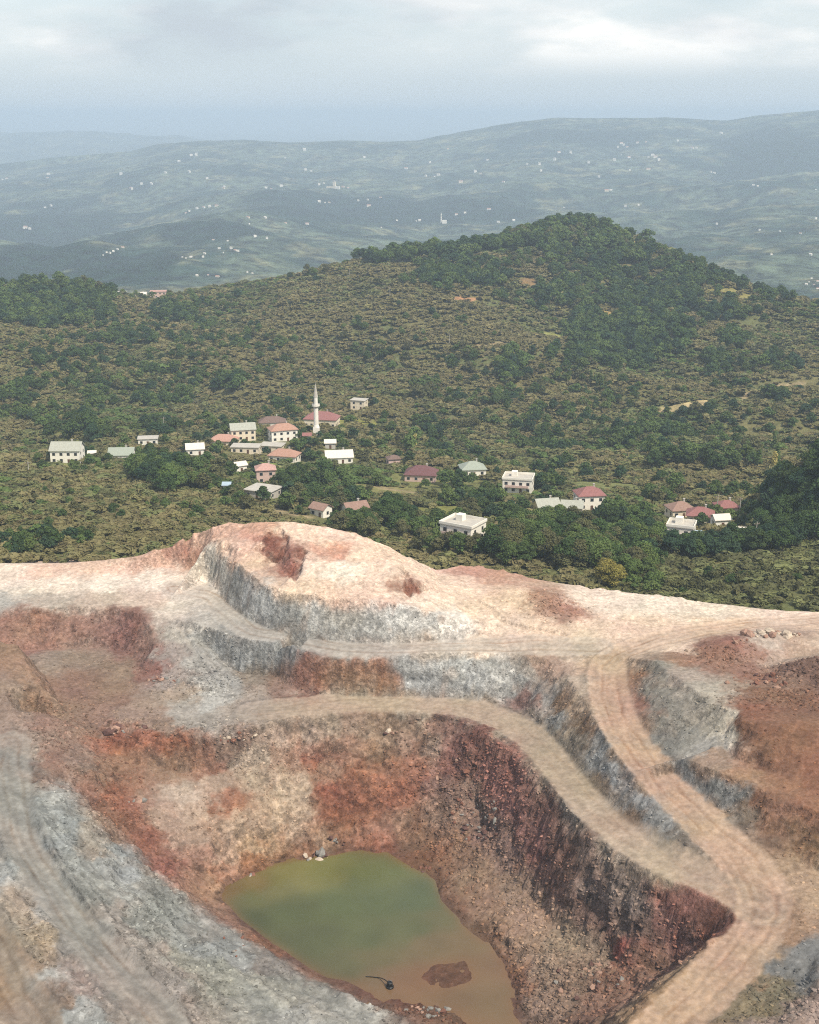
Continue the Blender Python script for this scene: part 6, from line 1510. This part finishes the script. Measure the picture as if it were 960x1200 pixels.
def build_scrub():
    rng = np.random.default_rng(17)
    protos = []
    for kd in ('hazel', 'hazelg', 'olive', 'mid'):
        for v in range(2):
            cl = []
            for i in range(6):
                a = rng.random() * 6.283; r = 0.35 * rng.random() ** 0.5
                cl.append(((r * math.cos(a), r * math.sin(a), 0.35 + 0.32 * rng.random()), 0.24 + 0.1 * rng.random()))
            vv, ff = leaf_cloud(cl, 90, 0.24, rng)
            me = np_mesh('bush', vv, ff, False); me.materials.append(LEAF[kd]); protos.append(me)
    P = []
    y = 316.0
    rows = []
    while y < 1420:
        step = 2.5 + max(0, y - 346) * 0.0017
        half = y * 0.335 * 1.18 + 12
        xs = np.arange(-half, half, step * 1.0)
        rows.append(np.stack([xs + rng.normal(size=len(xs)) * step * 0.26, y + rng.normal(size=len(xs)) * step * 0.26 + 3 * np.sin(xs / 60), np.full(len(xs), step)], 1))
        y += step * 1.05
    P = np.concatenate(rows)
    x, yy, st = P.T
    keep = ~((np.abs(x) < 150) & (yy < np.interp(x, BX, BY) + 4.5 + 7 * np.clip(0.5 + fbm(x / 9, yy / 9, 2, seed=215), 0, 1)))
    dens = fbm(x / 45, yy / 45, 3, seed=201)
    keep &= rng.random(len(x)) < np.clip(0.95 + 0.75 * dens, 0.3, 1.0)
    for cx, cy, rx, ry, col in CLEAR:
        keep &= (((x - cx) / rx) ** 2 + ((yy - cy) / (ry * 1.3)) ** 2 > 1) | (rng.random(len(x)) < 0.06)
    for hx, hy, hr in HOUSES:
        keep &= ~((np.abs(x - hx) < hr + 1.5) & (yy - hy < hr + 1.5) & (hy - yy < hr * 0.9 + (2.5 if hy < 1100 else 22)))
    # behind the skyline: drop
    x, yy, st = x[keep], yy[keep], st[keep]
    z = green_z(x, yy)
    rim = (np.abs(x) < 149) & (yy < np.interp(x, BX, BY) + 20)
    z = np.where(rim, np.maximum(z, quarry_raw(x, yy)), z)
    n = len(x)
    fo = grid_sample(FOLD, GX0, GY0, GS, x, yy)
    br = 1.3 * (np.minimum(fo, 0.7) - 0.36) + fbm(x / 110, yy / 110, 3, seed=207) + 0.35 * rng.normal(size=n) + 0.35 * np.exp(-((x + 60) / 260) ** 2 - ((yy - 1020) / 190) ** 2)
    kd = np.where(br > -0.05, 0, np.where(br > -0.35, 1, np.where(br > -0.75, 2, 3)))
    kd = np.where((yy < 420) & (x > 60), np.where(rng.random(n) < 0.5, 1, 2), kd)
    ix = kd * 2 + rng.integers(0, 2, n)
    s = st * np.clip(0.95 + 0.5 * fbm(x / 14, yy / 14, 3, seed=209) + 0.3 * rng.normal(size=n), 0.45, 1.9)
    sc = np.stack([s * 1.25, s * 1.25, s * (0.5 + 0.4 * rng.random(n))], 1)
    scatter_object('hazel_scrub', np.stack([x, yy, z - 0.15], 1), rng.random(n) * 6.283, sc, ix, protos, 'brown and olive hazel scrub covering the hillside')
    print('scrub', n)


build_scrub()

# ------------------------------------------------------------------ houses
PAINT = {
    'white': simple('wall_white', (224, 218, 206), 0.85, 0.07, 0.5), 'cream': simple('wall_cream', (216, 202, 178), 0.85, 0.07, 0.5), 'pink': simple('wall_pink', (195, 168, 157), 0.85, 0.08, 0.5), 'yellow': simple('wall_yellow', (222, 204, 150), 0.85, 0.07, 0.5),
    'concrete': simple('concrete', (172, 166, 156), 0.9, 0.12, 0.5), 'tile_red': simple('roof_faded_red', (169, 131, 116), 0.85, 0.14, 1.4), 'tile_orange': simple('roof_orange', (161, 125, 108), 0.85, 0.14, 1.4), 'tile_crimson': simple('roof_crimson', (136, 93, 89), 0.8, 0.14, 1.4),
    'tile_brown': simple('roof_brown', (139, 112, 100), 0.85, 0.16, 1.4), 'tile_dark': simple('roof_dark', (112, 92, 84), 0.85, 0.14, 1.4), 'tile_maroon': simple('roof_maroon', (104, 72, 72), 0.8, 0.14, 1.4), 'tile_pink': simple('roof_pink', (174, 138, 128), 0.85, 0.14, 1.4),
    'tile_grey': simple('roof_grey', (158, 158, 146), 0.8, 0.12, 1.4), 'tile_green': simple('roof_green', (145, 151, 138), 0.7, 0.1, 1.4), 'tile_pale': simple('roof_pale', (206, 198, 186), 0.8, 0.1, 1.4), 'tile_blue': simple('roof_blue', (156, 171, 183), 0.6, 0.1, 1.4),
    'glass': simple('window_glass', (38, 42, 48), 0.2, 0.2, 2.0, 0.5), 'door': simple('door_wood', (92, 64, 46), 0.7, 0.15, 3.0), 'metal': simple('grey_metal', (120, 122, 122), 0.5, 0.1, 3.0, 0.4, 0.6), 'wood': simple('weathered_wood', (108, 92, 76), 0.9, 0.2, 4.0), 'black': simple('black_plastic', (22, 22, 24), 0.5, 0.2, 3.0, 0.4),
}


def boxes_mesh(name, boxes):
    """boxes (x0,x1,y0,y1,z0,z1) joined into one mesh with slightly softened look"""
    V = []; F = []
    for b in boxes:
        o = len(V)
        x0, x1, y0, y1, z0, z1 = b
        V += [(x0, y0, z0), (x1, y0, z0), (x1, y1, z0), (x0, y1, z0), (x0, y0, z1), (x1, y0, z1), (x1, y1, z1), (x0, y1, z1)]
        F += [[o, o + 3, o + 2, o + 1], [o + 4, o + 5, o + 6, o + 7], [o, o + 1, o + 5, o + 4], [o + 1, o + 2, o + 6, o + 5], [o + 2, o + 3, o + 7, o + 6], [o + 3, o, o + 4, o + 7]]
    return np_mesh(name, np.array(V, float), np.array(F), False)


def poly_mesh(name, V, F):
    me = bpy.data.meshes.new(name); me.from_pydata([tuple(v) for v in V], [], F); me.update(); return me


def roof_mesh(kind, hx, hy, z, rise, ov=0.55, th=0.22):
    X = hx + ov; Y = hy + ov
    if kind == 'gable':
        top = [(-X, 0, z + rise), (X, 0, z + rise)]
        V = [(-X, -Y, z - 0.15), (X, -Y, z - 0.15), (X, Y, z - 0.15), (-X, Y, z - 0.15)] + top
        V2 = [(a, b, c + th) for a, b, c in V]
        F = [[0, 1, 5, 4], [2, 3, 4, 5], [1, 2, 5], [3, 0, 4]]
        F = [[6 + i for i in f] for f in F[:2]] + [[0, 4, 5, 1], [2, 5, 4, 3], [0, 1, 7, 6], [2, 3, 9, 8], [1, 5, 11, 7], [5, 2, 8, 11], [3, 4, 10, 9], [4, 0, 6, 10]]
        return poly_mesh('roof', V + V2, F)
    r = max(0.3, hx - hy * 0.9)
    V = [(-X, -Y, z - 0.05), (X, -Y, z - 0.05), (X, Y, z - 0.05), (-X, Y, z - 0.05), (-X, -Y, z + th), (X, -Y, z + th), (X, Y, z + th), (-X, Y, z + th), (-r, 0, z + rise + th), (r, 0, z + rise + th)]
    F = [[0, 3, 2, 1], [0, 1, 5, 4], [1, 2, 6, 5], [2, 3, 7, 6], [3, 0, 4, 7], [4, 5, 9, 8], [6, 7, 8, 9], [5, 6, 9], [7, 4, 8]]
    return poly_mesh('roof', V, F)


def build_house(spec, pos):
    px, py, wpx, dep, st, roof, rc, wc, turn, label = spec
    p, w = pos
    hx, hy = w / 2, min(dep, max(w * 0.85, 3.0)) / 2
    H = 2.9 * st + 0.3
    nm = 'mosque' if 'mosque' in label else ('shed' if ('shed' in label or 'barn' in label) else 'house')
    if nm == 'mosque': H = 4.6
    o = empty(nm, (p[0], p[1] + hy * 0.6, p[2] - 0.1), R(turn))
    tag(o, label, 'mosque' if nm == 'mosque' else nm, 'buildings of the village')
    link_mesh('wall', boxes_mesh('wall', [(-hx, hx, -hy, hy, -2.5, H)]), o, PAINT[wc])
    rise = hy * 0.62
    if roof in ('gable', 'hip'):
        rf = link_mesh('roof', roof_mesh(roof, hx, hy, H, rise), o, PAINT[rc])
        if roof == 'gable':
            for s in (-1, 1):
                x = s * (hx - 0.02)
                link_mesh('gable_end', poly_mesh('gable_end', [(x, -hy, H - 0.01), (x, hy, H - 0.01), (x, 0, H + rise * 0.96), (x - s * 0.2, -hy, H - 0.01), (x - s * 0.2, hy, H - 0.01), (x - s * 0.2, 0, H + rise * 0.96)], [[0, 1, 2], [3, 5, 4], [0, 2, 5, 3], [1, 4, 5, 2]]), o, PAINT[wc])
        if w > 8:
            link_mesh('chimney', boxes_mesh('chimney', [(hx * 0.3, hx * 0.3 + 0.7, 0.4, 1.1, H + 0.3, H + rise + 0.9), (hx * 0.3 - 0.1, hx * 0.3 + 0.8, 0.3, 1.2, H + rise + 0.91, H + rise + 1.05)]), rf, PAINT['concrete'])
    elif roof == 'flat':
        link_mesh('roof', boxes_mesh('roof', [(-hx - .5, hx + .5, -hy - .5, hy + .5, H + 0.01, H + 0.28)]), o, PAINT[rc])
    else:
        rf = link_mesh('roof', boxes_mesh('roof', [(-hx - .3, hx + .3, -hy - .3, hy + .3, H + 0.01, H + 0.25)]), o, PAINT['concrete'])
        q = 0.22
        link_mesh('parapet', boxes_mesh('parapet', [(-hx - .3, hx + .3, -hy - .3, -hy - .3 + q, H + .26, H + 1.1), (-hx - .3, hx + .3, hy + .3 - q, hy + .3, H + .26, H + 1.1), (-hx - .3, -hx - .3 + q, -hy + .0, hy - .0, H + .26, H + 1.1), (hx + .3 - q, hx + .3, -hy + .0, hy - .0, H + .26, H + 1.1)]), rf, PAINT[wc])
        link_mesh('stair_hut', boxes_mesh('stair_hut', [(-hx * 0.5, -hx * 0.5 + 2.6, 0.2, min(hy - 0.5, 2.8), H + .26, H + 2.5)]), rf, PAINT[wc])
        link_mesh('balcony', boxes_mesh('balcony', [(-hx * 0.8, hx * 0.8, -hy - 1.3, -hy - 0.003, 2.9, 3.1), (-hx * 0.8, hx * 0.8, -hy - 1.3, -hy - 1.2, 3.11, 3.95)]), o, PAINT['pink'])
    if w > 3.2:
        nw = max(1, int(w / 3.2))
        for s in range(st):
            z0 = 0.95 + 2.9 * s
            for k in range(nw):
                x = -hx + w * (k + 0.5) / nw
                if s == 0 and k == nw // 2:
                    link_mesh('door', boxes_mesh('door', [(x - .55, x + .55, -hy - 0.06, -hy + 0.05, 0.0, 2.1)]), o, PAINT['door'])
                    continue
                f = link_mesh('window', boxes_mesh('window', [(x - .75, x + .75, -hy - 0.05, -hy + .04, z0 - .1, z0 + 1.35)]), o, PAINT['concrete' if wc != 'concrete' else 'white'])
                link_mesh('pane', boxes_mesh('pane', [(x - .62, x + .62, -hy - 0.08, -hy - .06, z0, z0 + 1.25)]), f, PAINT['glass'])
            for side in (-1, 1):
                for k in range(max(1, int(hy * 2 / 4))):
                    y = -hy + 2 * hy * (k + 0.5) / max(1, int(hy * 2 / 4))
                    x = side * hx
                    a, b = (x - .04, x + .05) if side > 0 else (x - .05, x + .04)
                    f = link_mesh('window', boxes_mesh('window', [(a, b, y - .7, y + .7, z0 - .1, z0 + 1.35)]), o, PAINT['concrete' if wc != 'concrete' else 'white'])
                    a, b = (x + .06, x + .08) if side > 0 else (x - .08, x - .06)
                    link_mesh('pane', boxes_mesh('pane', [(a, b, y - .58, y + .58, z0, z0 + 1.25)]), f, PAINT['glass'])
    return o


for sp, ps in zip(HOUSE_SPECS, HOUSE_POS):
    build_house(sp, ps)


def lathe(name, prof, sides=14, smooth=True):
    V = []; F = []
    for r, z in prof:
        for s in range(sides):
            a = 2 * math.pi * s / sides
            V.append((r * math.cos(a), r * math.sin(a), z))
    for i in range(len(prof) - 1):
        for s in range(sides):
            F.append([i * sides + s, i * sides + (s + 1) % sides, (i + 1) * sides + (s + 1) % sides, (i + 1) * sides + s])
    F.append(list(range(sides))[::-1]); F.append([(len(prof) - 1) * sides + s for s in range(sides)])
    me = poly_mesh(name, V, F)
    return me


def build_minaret():
    p = MINARET_P
    o = empty('minaret', (p[0], p[1], p[2] - 0.2))
    tag(o, 'slender white minaret with one balcony and pointed spire', 'minaret')
    W = PAINT['white']
    link_mesh('base', boxes_mesh('base', [(-1.7, 1.7, -1.7, 1.7, -2, 5.0)]), o, W)
    link_mesh('shaft', lathe('shaft', [(1.75, 5.01), (1.35, 6.6), (1.25, 15.6), (1.3, 16)]), o, W)
    b = link_mesh('balcony', lathe('balcony', [(1.3, 16.01), (2.1, 16.9), (2.15, 17.0), (2.15, 17.15)], 16), o, W)
    link_mesh('railing', lathe('railing', [(2.1, 17.16), (2.1, 18.1), (1.95, 18.1), (1.95, 17.16)], 16), b, W)
    link_mesh('upper_shaft', lathe('upper_shaft', [(1.1, 17.17), (1.05, 22.0), (1.25, 22.1), (1.25, 22.3)]), o, W)
    s = link_mesh('spire', lathe('spire', [(1.25, 22.31), (0.9, 24.5), (0.45, 27.2), (0.08, 29.4)]), o, PAINT['concrete'])
    link_mesh('finial', lathe('finial', [(0.06, 29.41), (0.2, 29.7), (0.05, 29.95), (0.12, 30.15), (0.02, 30.6)], 8), s, PAINT['metal'])


build_minaret()


def build_pole(px, py, h, label):
    p = hit_green(px, py)
    o = empty('utility_pole', tuple(p - np.array([0, 0, .2])), R(20))
    tag(o, label, 'pole', 'utility poles')
    link_mesh('post', lathe('post', [(0.2, -1), (0.17, h * 0.5), (0.11, h)], 8), o, PAINT['concrete'])
    a = link_mesh('crossarm', boxes_mesh('crossarm', [(-1.1, 1.1, -.1, .1, h - 0.9, h - 0.72)]), o, PAINT['wood'])
    for x in (-.95, 0.35, .95):
        me = lathe('insulator', [(0.05, h - .715), (0.09, h - .6), (0.05, h - .5)], 6)
        i = link_mesh('insulator', me, a, PAINT['white']); i.location.x = x


for px, py, h, lb in [(866, 611, 10, 'grey utility pole beside the red roof at the foot of the shaded hill'), (840, 604, 9, 'grey utility pole left of the red roof at right'), (34, 556, 6, 'short pale pole in the scrub at the left edge'), (193, 511, 11, 'utility pole behind the dark trees at left'), (410, 326, 9, 'utility pole on the slope near the left ridge'), (457, 350, 10, 'utility pole on the brown slope below the ridge row'), (885, 640, 9, 'utility pole in the shadow of the wooded hill'), (527, 405, 9, 'utility pole in the middle of the brown slope')]:
    build_pole(px, py, h, lb)

# ------------------------------------------------------------------ far villages
FAR = [  # cluster name, spots
    ('the lower left far village', [(218, 302), (224, 301), (240, 297), (250, 281), (267, 282), (257, 291), (262, 296), (271, 291), (276, 293), (279, 294), (238, 301), (214, 301), (231, 323), (244, 322), (255, 324), (290, 319), (296, 320)]),
    ('the pair of hamlets above the wooded hump', [(125, 296), (129, 297), (138, 292), (144, 290), (121, 299), (133, 294)]),
    ('the row of houses on the left far slope', [(222, 247), (231, 244), (239, 243), (246, 242), (254, 241), (218, 249), (291, 255), (311, 255), (292, 262), (299, 277), (313, 279)]),
    ('the left far hillside', [(3, 210), (8, 209), (57, 204), (56, 208), (60, 241), (53, 243), (142, 204), (154, 221), (166, 216), (177, 214), (178, 215), (194, 202), (210, 189), (224, 182), (230, 181), (222, 201), (243, 209), (262, 220), (263, 218), (28, 267), (35, 268), (30, 266)]),
    ('the far village around the tall pale building', [(312, 220), (318, 221), (330, 218), (374, 236), (381, 237), (386, 237), (374, 216), (402, 219), (408, 220), (420, 235), (431, 234), (446, 231), (432, 241), (380, 215), (358, 199), (365, 200), (334, 185), (357, 175), (427, 184), (335, 261), (360, 262)]),
    ('the upper middle far slope', [(476, 197), (504, 190), (509, 207), (514, 205), (499, 206), (525, 174), (557, 201), (572, 187), (563, 203), (590, 213), (618, 192), (632, 192), (634, 200), (571, 188), (540, 213), (488, 259), (492, 258), (465, 258), (447, 266), (535, 251), (545, 249), (573, 245), (584, 260), (602, 258)]),
    ('the upper right far village', [(728, 168), (731, 170), (735, 172), (724, 172), (747, 167), (757, 166), (765, 182), (768, 184), (760, 184), (728, 182), (737, 184), (738, 199), (760, 198), (794, 165), (811, 173), (816, 173), (833, 202), (837, 203), (702, 207), (669, 179), (655, 178), (690, 190), (772, 187), (720, 188), (650, 187), (845, 156)]),
    ('the right far hillside', [(883, 217), (888, 218), (716, 223), (711, 223), (733, 242), (748, 240), (914, 271), (938, 273), (904, 298), (950, 298), (956, 222), (661, 243), (956, 256), (890, 270), (840, 262)]),
    ('the valley houses at the right edge', [(948, 330), (954, 333), (958, 329), (951, 326), (945, 333), (958, 338)]),
]


def build_far_houses():
    rng = np.random.default_rng(23)
    protos = []
    for k, (a, b, h, wc, rc) in enumerate([(8, 6, 8, 'white', 'tile_pale'), (10, 6, 7, 'white', 'tile_red'), (7, 6, 10, 'white', 'concrete'), (11, 7, 6, 'cream', 'tile_orange')]):
        wall = [(-a, -b, -6), (a, -b, -6), (a, b, -6), (-a, b, -6), (-a, -b, h), (a, -b, h), (a, b, h), (-a, b, h), (-a, 0, h + b * .55), (a, 0, h + b * .55)]
        rf = [(-a - .6, -b - .6, h - .1), (a + .6, -b - .6, h - .1), (a + .6, b + .6, h - .1), (-a - .6, b + .6, h - .1), (-a - .6, 0, h + b * .6 + .2), (a + .6, 0, h + b * .6 + .2)]
        F = [[0, 1, 5, 4], [1, 2, 6, 9, 5], [2, 3, 7, 6], [3, 0, 4, 8, 7], [10, 11, 15, 14], [12, 13, 14, 15]]
        me = poly_mesh('far_house', wall + rf, F)
        me.materials.append(PAINT[wc]); me.materials.append(PAINT[rc])
        for i in (4, 5): me.polygons[i].material_index = 1
        protos.append(me)
    for grp, spots in FAR:
        for px, py in spots:
            p = hit_far(px, py + 1)
            if p is None: continue
            o = bpy.data.objects.new('far_house', protos[int(rng.choice(4, p=[.4, .2, .3, .1]))])
            o.location = tuple(p); o.rotation_euler = (0, 0, R(float(rng.uniform(-50, 30))))
            s = float(rng.uniform(0.35, 0.8)) * p[1] / 6000.0; o.scale = (s * 1.1, s, s)
            COL.objects.link(o)
            tag(o, 'tiny pale house in ' + grp, 'house', 'houses in ' + grp)
    # tall pale building and a thin far minaret
    p = hit_far(392, 221)
    o = empty('tower_block', tuple(p), R(-20)); s = p[1] / 5200.0
    o.scale = (s, s, s)
    o.scale = (s * .55, s * .55, s * .5)
    tag(o, 'tall pale tower building among the far houses', 'tower block')
    link_mesh('tower', boxes_mesh('tower', [(-9, 9, -8, 8, -10, 52)]), o, PAINT['cream'])
    link_mesh('wing', boxes_mesh('wing', [(-60, -9.1, -8, 8, -12, 13)]), o, PAINT['cream'])
    link_mesh('annex', boxes_mesh('annex', [(9.1, 40, -8, 8, -12, 17)]), o, PAINT['white'])
    link_mesh('roof', boxes_mesh('roof', [(-10, 10, -9, 9, 52.05, 54), (-4, 4, -4, 4, 54.05, 60)]), o, PAINT['concrete'])
    p = hit_far(517, 262)
    o = empty('far_minaret', tuple(p), 0); s = p[1] / 4000.0; o.scale = (s, s, s)
    tag(o, 'far white minaret rising from the dark wooded valley', 'minaret')
    link_mesh('shaft', lathe('shaft', [(2.4, -10), (1.8, 14), (2.6, 15), (2.6, 16), (1.5, 16.2), (1.4, 24)], 10), o, PAINT['white'])
    link_mesh('spire', lathe('spire', [(1.8, 24.05), (0.1, 33)], 10), o, PAINT['white'])
    link_mesh('prayer_hall', boxes_mesh('prayer_hall', [(3, 17, -7, 7, -10, 9)]), o, PAINT['white'])


build_far_houses()

# ------------------------------------------------------------------ boulders and rubble


def rock_mesh(seed, sub=1):
    rng = np.random.default_rng(seed)
    bm = bmesh.new()
    bmesh.ops.create_icosphere(bm, subdivisions=sub, radius=1.0)
    planes = []
    for i in range(9):
        d = rng.normal(size=3); d /= np.linalg.norm(d); planes.append((d, 0.55 + 0.3 * rng.random()))
    for v in bm.verts:
        c = np.array(v.co)
        for d, k in planes:
            t = c @ d
            if t > k: c = c - d * (t - k) * 0.92
        c += 0.09 * rng.normal(size=3)
        v.co = Vector(c * np.array([1.15, 0.9, 0.75]))
    me = bpy.data.meshes.new('boulder'); bm.to_mesh(me); bm.free()
    return me


def stone_mat(name, rgb):
    m = simple(name, rgb, 0.92, 0.28, 0.9, 0.15)
    return m


STONE = {'pale': stone_mat('stone_pale', (176, 160, 142)), 'pink': stone_mat('stone_pink', (150, 120, 104)), 'red': stone_mat('stone_red', (118, 82, 68)), 'grey': stone_mat('stone_grey', (126, 122, 116)), 'dark': stone_mat('stone_dark', (92, 68, 62))}


def quarry_z(x, y):
    return grid_sample(QZ, QX0, QY0, QS, x, y)


BOULDERS = [  # px, py, rx px, ry px, count, size range m, stone, label
    (905, 744, 34, 4, 34, (0.7, 1.7), ('pale', 'pale', 'pink'), 'pale boulder in the heap along the berm at right'),
    (865, 752, 12, 4, 8, (0.5, 1.1), ('red', 'pink'), 'reddish boulder at the left end of the pale boulder heap'),
    (370, 1006, 16, 7, 18, (0.5, 1.4), ('grey', 'pale', 'dark'), 'grey boulder in the pile on the far shore of the pond'),
    (393, 985, 14, 4, 8, (0.4, 0.9), ('dark', 'grey'), 'dark boulder just above the pile on the pond shore'),
    (292, 1026, 6, 4, 5, (0.7, 1.3), ('grey', 'pale', 'red'), 'boulder at the left tip of the pond'),
    (162, 941, 11, 4, 6, (0.6, 1.3), ('pink', 'grey'), 'boulder resting on the red slope left of the pond'),
    (140, 858, 14, 4, 12, (0.6, 1.5), ('pink', 'dark', 'grey'), 'boulder in the row at the left rim of the pit'),
    (165, 855, 8, 4, 7, (0.5, 1.2), ('pink', 'dark', 'pale'), 'small boulder at the right end of the rim row'),
    (270, 864, 34, 5, 30, (0.3, 0.8), ('pink', 'pale', 'red'), 'pinkish stone strewn along the pit rim beside the road'),
    (458, 860, 9, 3, 7, (0.5, 1.0), ('pale', 'pink', 'dark'), 'boulder high on the back wall of the pit'),
    (520, 900, 30, 14, 16, (0.4, 1.1), ('pink', 'red', 'dark'), 'boulder at the top of the rubble slope'),
    (560, 960, 32, 30, 60, (0.35, 0.95), ('pink', 'red', 'dark', 'grey'), 'stone on the rubble slope below the maroon wall'),
    (500, 1186, 28, 7, 26, (0.35, 0.9), ('pink', 'red', 'grey'), 'stone on the near muddy shore of the pond'),
    (500, 1018, 20, 5, 10, (0.35, 0.8), ('red', 'dark'), 'stone on the small spit at the right of the pond'),
    (195, 798, 24, 6, 22, (0.35, 0.9), ('pink', 'grey', 'red'), 'stone at the foot of the grey scree on the left floor'),
    (107, 1015, 20, 40, 5, (0.35, 0.7), ('grey', 'grey'), 'stone on the blue grey bank'),
    (290, 1108, 40, 14, 9, (0.35, 0.7), ('grey', 'red'), 'stone along the left shore of the pond'),
    (885, 800, 40, 10, 26, (0.35, 0.9), ('dark', 'red', 'pink'), 'stone on the rust coloured ground behind the grey knoll'),
    (690, 1150, 40, 24, 34, (0.35, 0.9), ('pink', 'dark', 'grey'), 'stone on the shelf below the corner of the haul road'),
]


def build_boulders():
    rng = np.random.default_rng(31)
    meshes = {}
    for st in STONE:
        meshes[st] = []
        for k in range(4):
            me = rock_mesh(40 + k); me.materials.append(STONE[st]); meshes[st].append(me)
    for px, py, rx, ry, n, (s0, s1), stones, label in BOULDERS:
        for i in range(n):
            a = rng.random() * 6.283; r = math.sqrt(rng.random())
            p = hit_quarry(px + rx * r * math.cos(a), py + ry * r * math.sin(a))
            st = stones[rng.integers(len(stones))]
            s = s0 * 0.7 + (s1 - s0 * 0.7) * rng.random() ** 2.5
            o = bpy.data.objects.new('boulder', meshes[st][rng.integers(4)])
            o.location = (p[0], p[1], float(quarry_z(p[0], p[1])) + s * 0.12)
            o.rotation_euler = (rng.normal() * 0.4, rng.normal() * 0.4, rng.random() * 6.283)
            o.scale = (s, s * (0.8 + 0.3 * rng.random()), s * (0.75 + 0.4 * rng.random()))
            COL.objects.link(o)
            tag(o, label, 'boulder', 'boulders: ' + label)
    # loose rubble too small to count: every stone takes the shade of the rock it broke from
    m, t, out = new_mat('rubble_stone')
    at = N(t, 'ShaderNodeAttribute', attribute_name='tint', attribute_type='INSTANCER')
    bs = pr(t, Roughness=0.95); bs.inputs['Specular IOR Level'].default_value = 0.1
    t.links.new(at.outputs['Color'], bs.inputs['Base Color']); t.links.new(bs.outputs[0], out.inputs[0])
    protos = []
    for k in range(5):
        me = rock_mesh(60 + k, 1); me.materials.append(m); protos.append(me)
    flatp = []; big = []
    for cx, cy, rx, ry, s in RUBBLE:
        c = hit_quarry(cx, cy)
        n = int(34 * rx * ry * s / 2.2)
        flatp.append(rng.normal(size=(n, 2)) * np.array([rx, ry]) * 0.7 + c[:2]); big.append(np.full(n, 1.15))
    flatp.append(np.stack([rng.uniform(-118, 118, 90000), rng.uniform(158, 330, 90000)], 1)); big.append(np.full(90000, 0.85))
    q = np.concatenate(flatp); big = np.concatenate(big)
    ok = (np.abs(q[:, 0]) < 148) & (q[:, 1] > 152) & (q[:, 1] < np.interp(q[:, 0], BX, BY)) & (np.abs(q[:, 0]) < q[:, 1] * 0.42 + 6)
    q = q[ok]; big = big[ok]
    gs = lambda A: grid_sample(A, QX0, QY0, QS, q[:, 0], q[:, 1])
    rm = gs(ROADMASK); stp = gs(STEEP); bank = gs(BANK)
    P3 = QV.reshape(QXX.shape + (3,))
    pos = np.stack([gs(P3[..., i]) for i in range(3)], 1)
    clump = fbm(q[:, 0] / 6, q[:, 1] / 6, 3, seed=380)
    dens = np.clip(0.35 + 0.9 * clump, 0.04, 1.0) * np.where((pos[:, 2] > 31.0) & (stp < 0.5), 0.07, 1.0) * (1 - 0.1 * bank) * np.where(stp > 0.5, 1.0, 0.75)
    dens = np.where(big > 1, 1.0, dens)
    keep = (rm < 0.15) & (pos[:, 2] > 0.15) & (rng.random(len(q)) < dens)
    pos = pos[keep]; big = big[keep]
    tint = np.stack([gs(QC[..., i]) for i in range(3)], 1)[keep]
    n = len(pos)
    tint = np.clip(tint * (0.62 + 0.95 * rng.random(n) ** 1.4)[:, None], 0.01, 0.75)
    s = (0.10 + 0.42 * rng.random(n) ** 3.0) * big
    sc = np.stack([s, s * (0.7 + 0.5 * rng.random(n)), s * (0.6 + 0.3 * rng.random(n))], 1)
    o = scatter_object('rubble', pos, rng.random(n) * 6.283, sc, rng.integers(0, 5, n), protos, 'loose stones and rubble strewn over the quarry')
    ta = o.data.attributes.new('tint', 'FLOAT_COLOR', 'POINT')
    ta.data.foreach_set('color', np.concatenate([tint, np.ones((n, 1))], 1).astype(np.float32).ravel())
    print('rubble', n)


build_boulders()


def build_pump():
    p = at_z(457, 1157, 0.0)
    o = empty('floating_pump', (p[0], p[1], 0.0), R(-8), 0.8)
    tag(o, 'black floating water pump with a thin hose in the pond', 'pump')
    K = PAINT['black']
    link_mesh('float', lathe('float', [(0.75, -0.2), (0.95, -0.05), (0.95, 0.35), (0.8, 0.5)], 14), o, K)
    m = link_mesh('motor', lathe('motor', [(0.62, 0.51), (0.68, 0.6), (0.68, 1.35), (0.5, 1.5)], 12), o, K)
    hv, hf = tube([(-0.45, 0, 1.45), (-0.4, 0, 1.9), (0, 0, 2.1), (0.4, 0, 1.9), (0.45, 0, 1.45)], [0.07] * 5, 6)
    link_mesh('handle', np_mesh('handle', hv, hf), m, PAINT['metal'])
    hv, hf = tube([(-0.5, 0.2, 1.3), (-1.4, 1.2, 1.1), (-2.4, 2.3, 0.6), (-3.4, 3.0, 0.16), (-5.0, 3.1, 0.1), (-6.4, 3.0, 0.1)], [0.11] * 6, 6)
    link_mesh('hose', np_mesh('hose', hv, hf), o, K)


build_pump()

# ------------------------------------------------------------------ haze: one closed box of even, pale air


def build_haze():
    m, t, out = new_mat('haze_air')
    v = N(t, 'ShaderNodeVolumePrincipled')
    v.inputs['Color'].default_value = (0.60, 0.73, 0.88, 1)
    v.inputs['Density'].default_value = HAZE_DENSITY
    v.inputs['Anisotropy'].default_value = 0.0
    t.links.new(v.outputs[0], out.inputs['Volume'])
    x, y0, y1, z0, z1 = 75000.0, -15000.0, 75000.0, -331.5, 230.0
    me = boxes_mesh('haze', [(-x, x, y0, y1, z0, z1)])
    tag(link_mesh('haze', me, None, m), 'pale blue haze over the valley', None, None, 'stuff')


HAZE_DENSITY = 1.5e-4
build_haze()
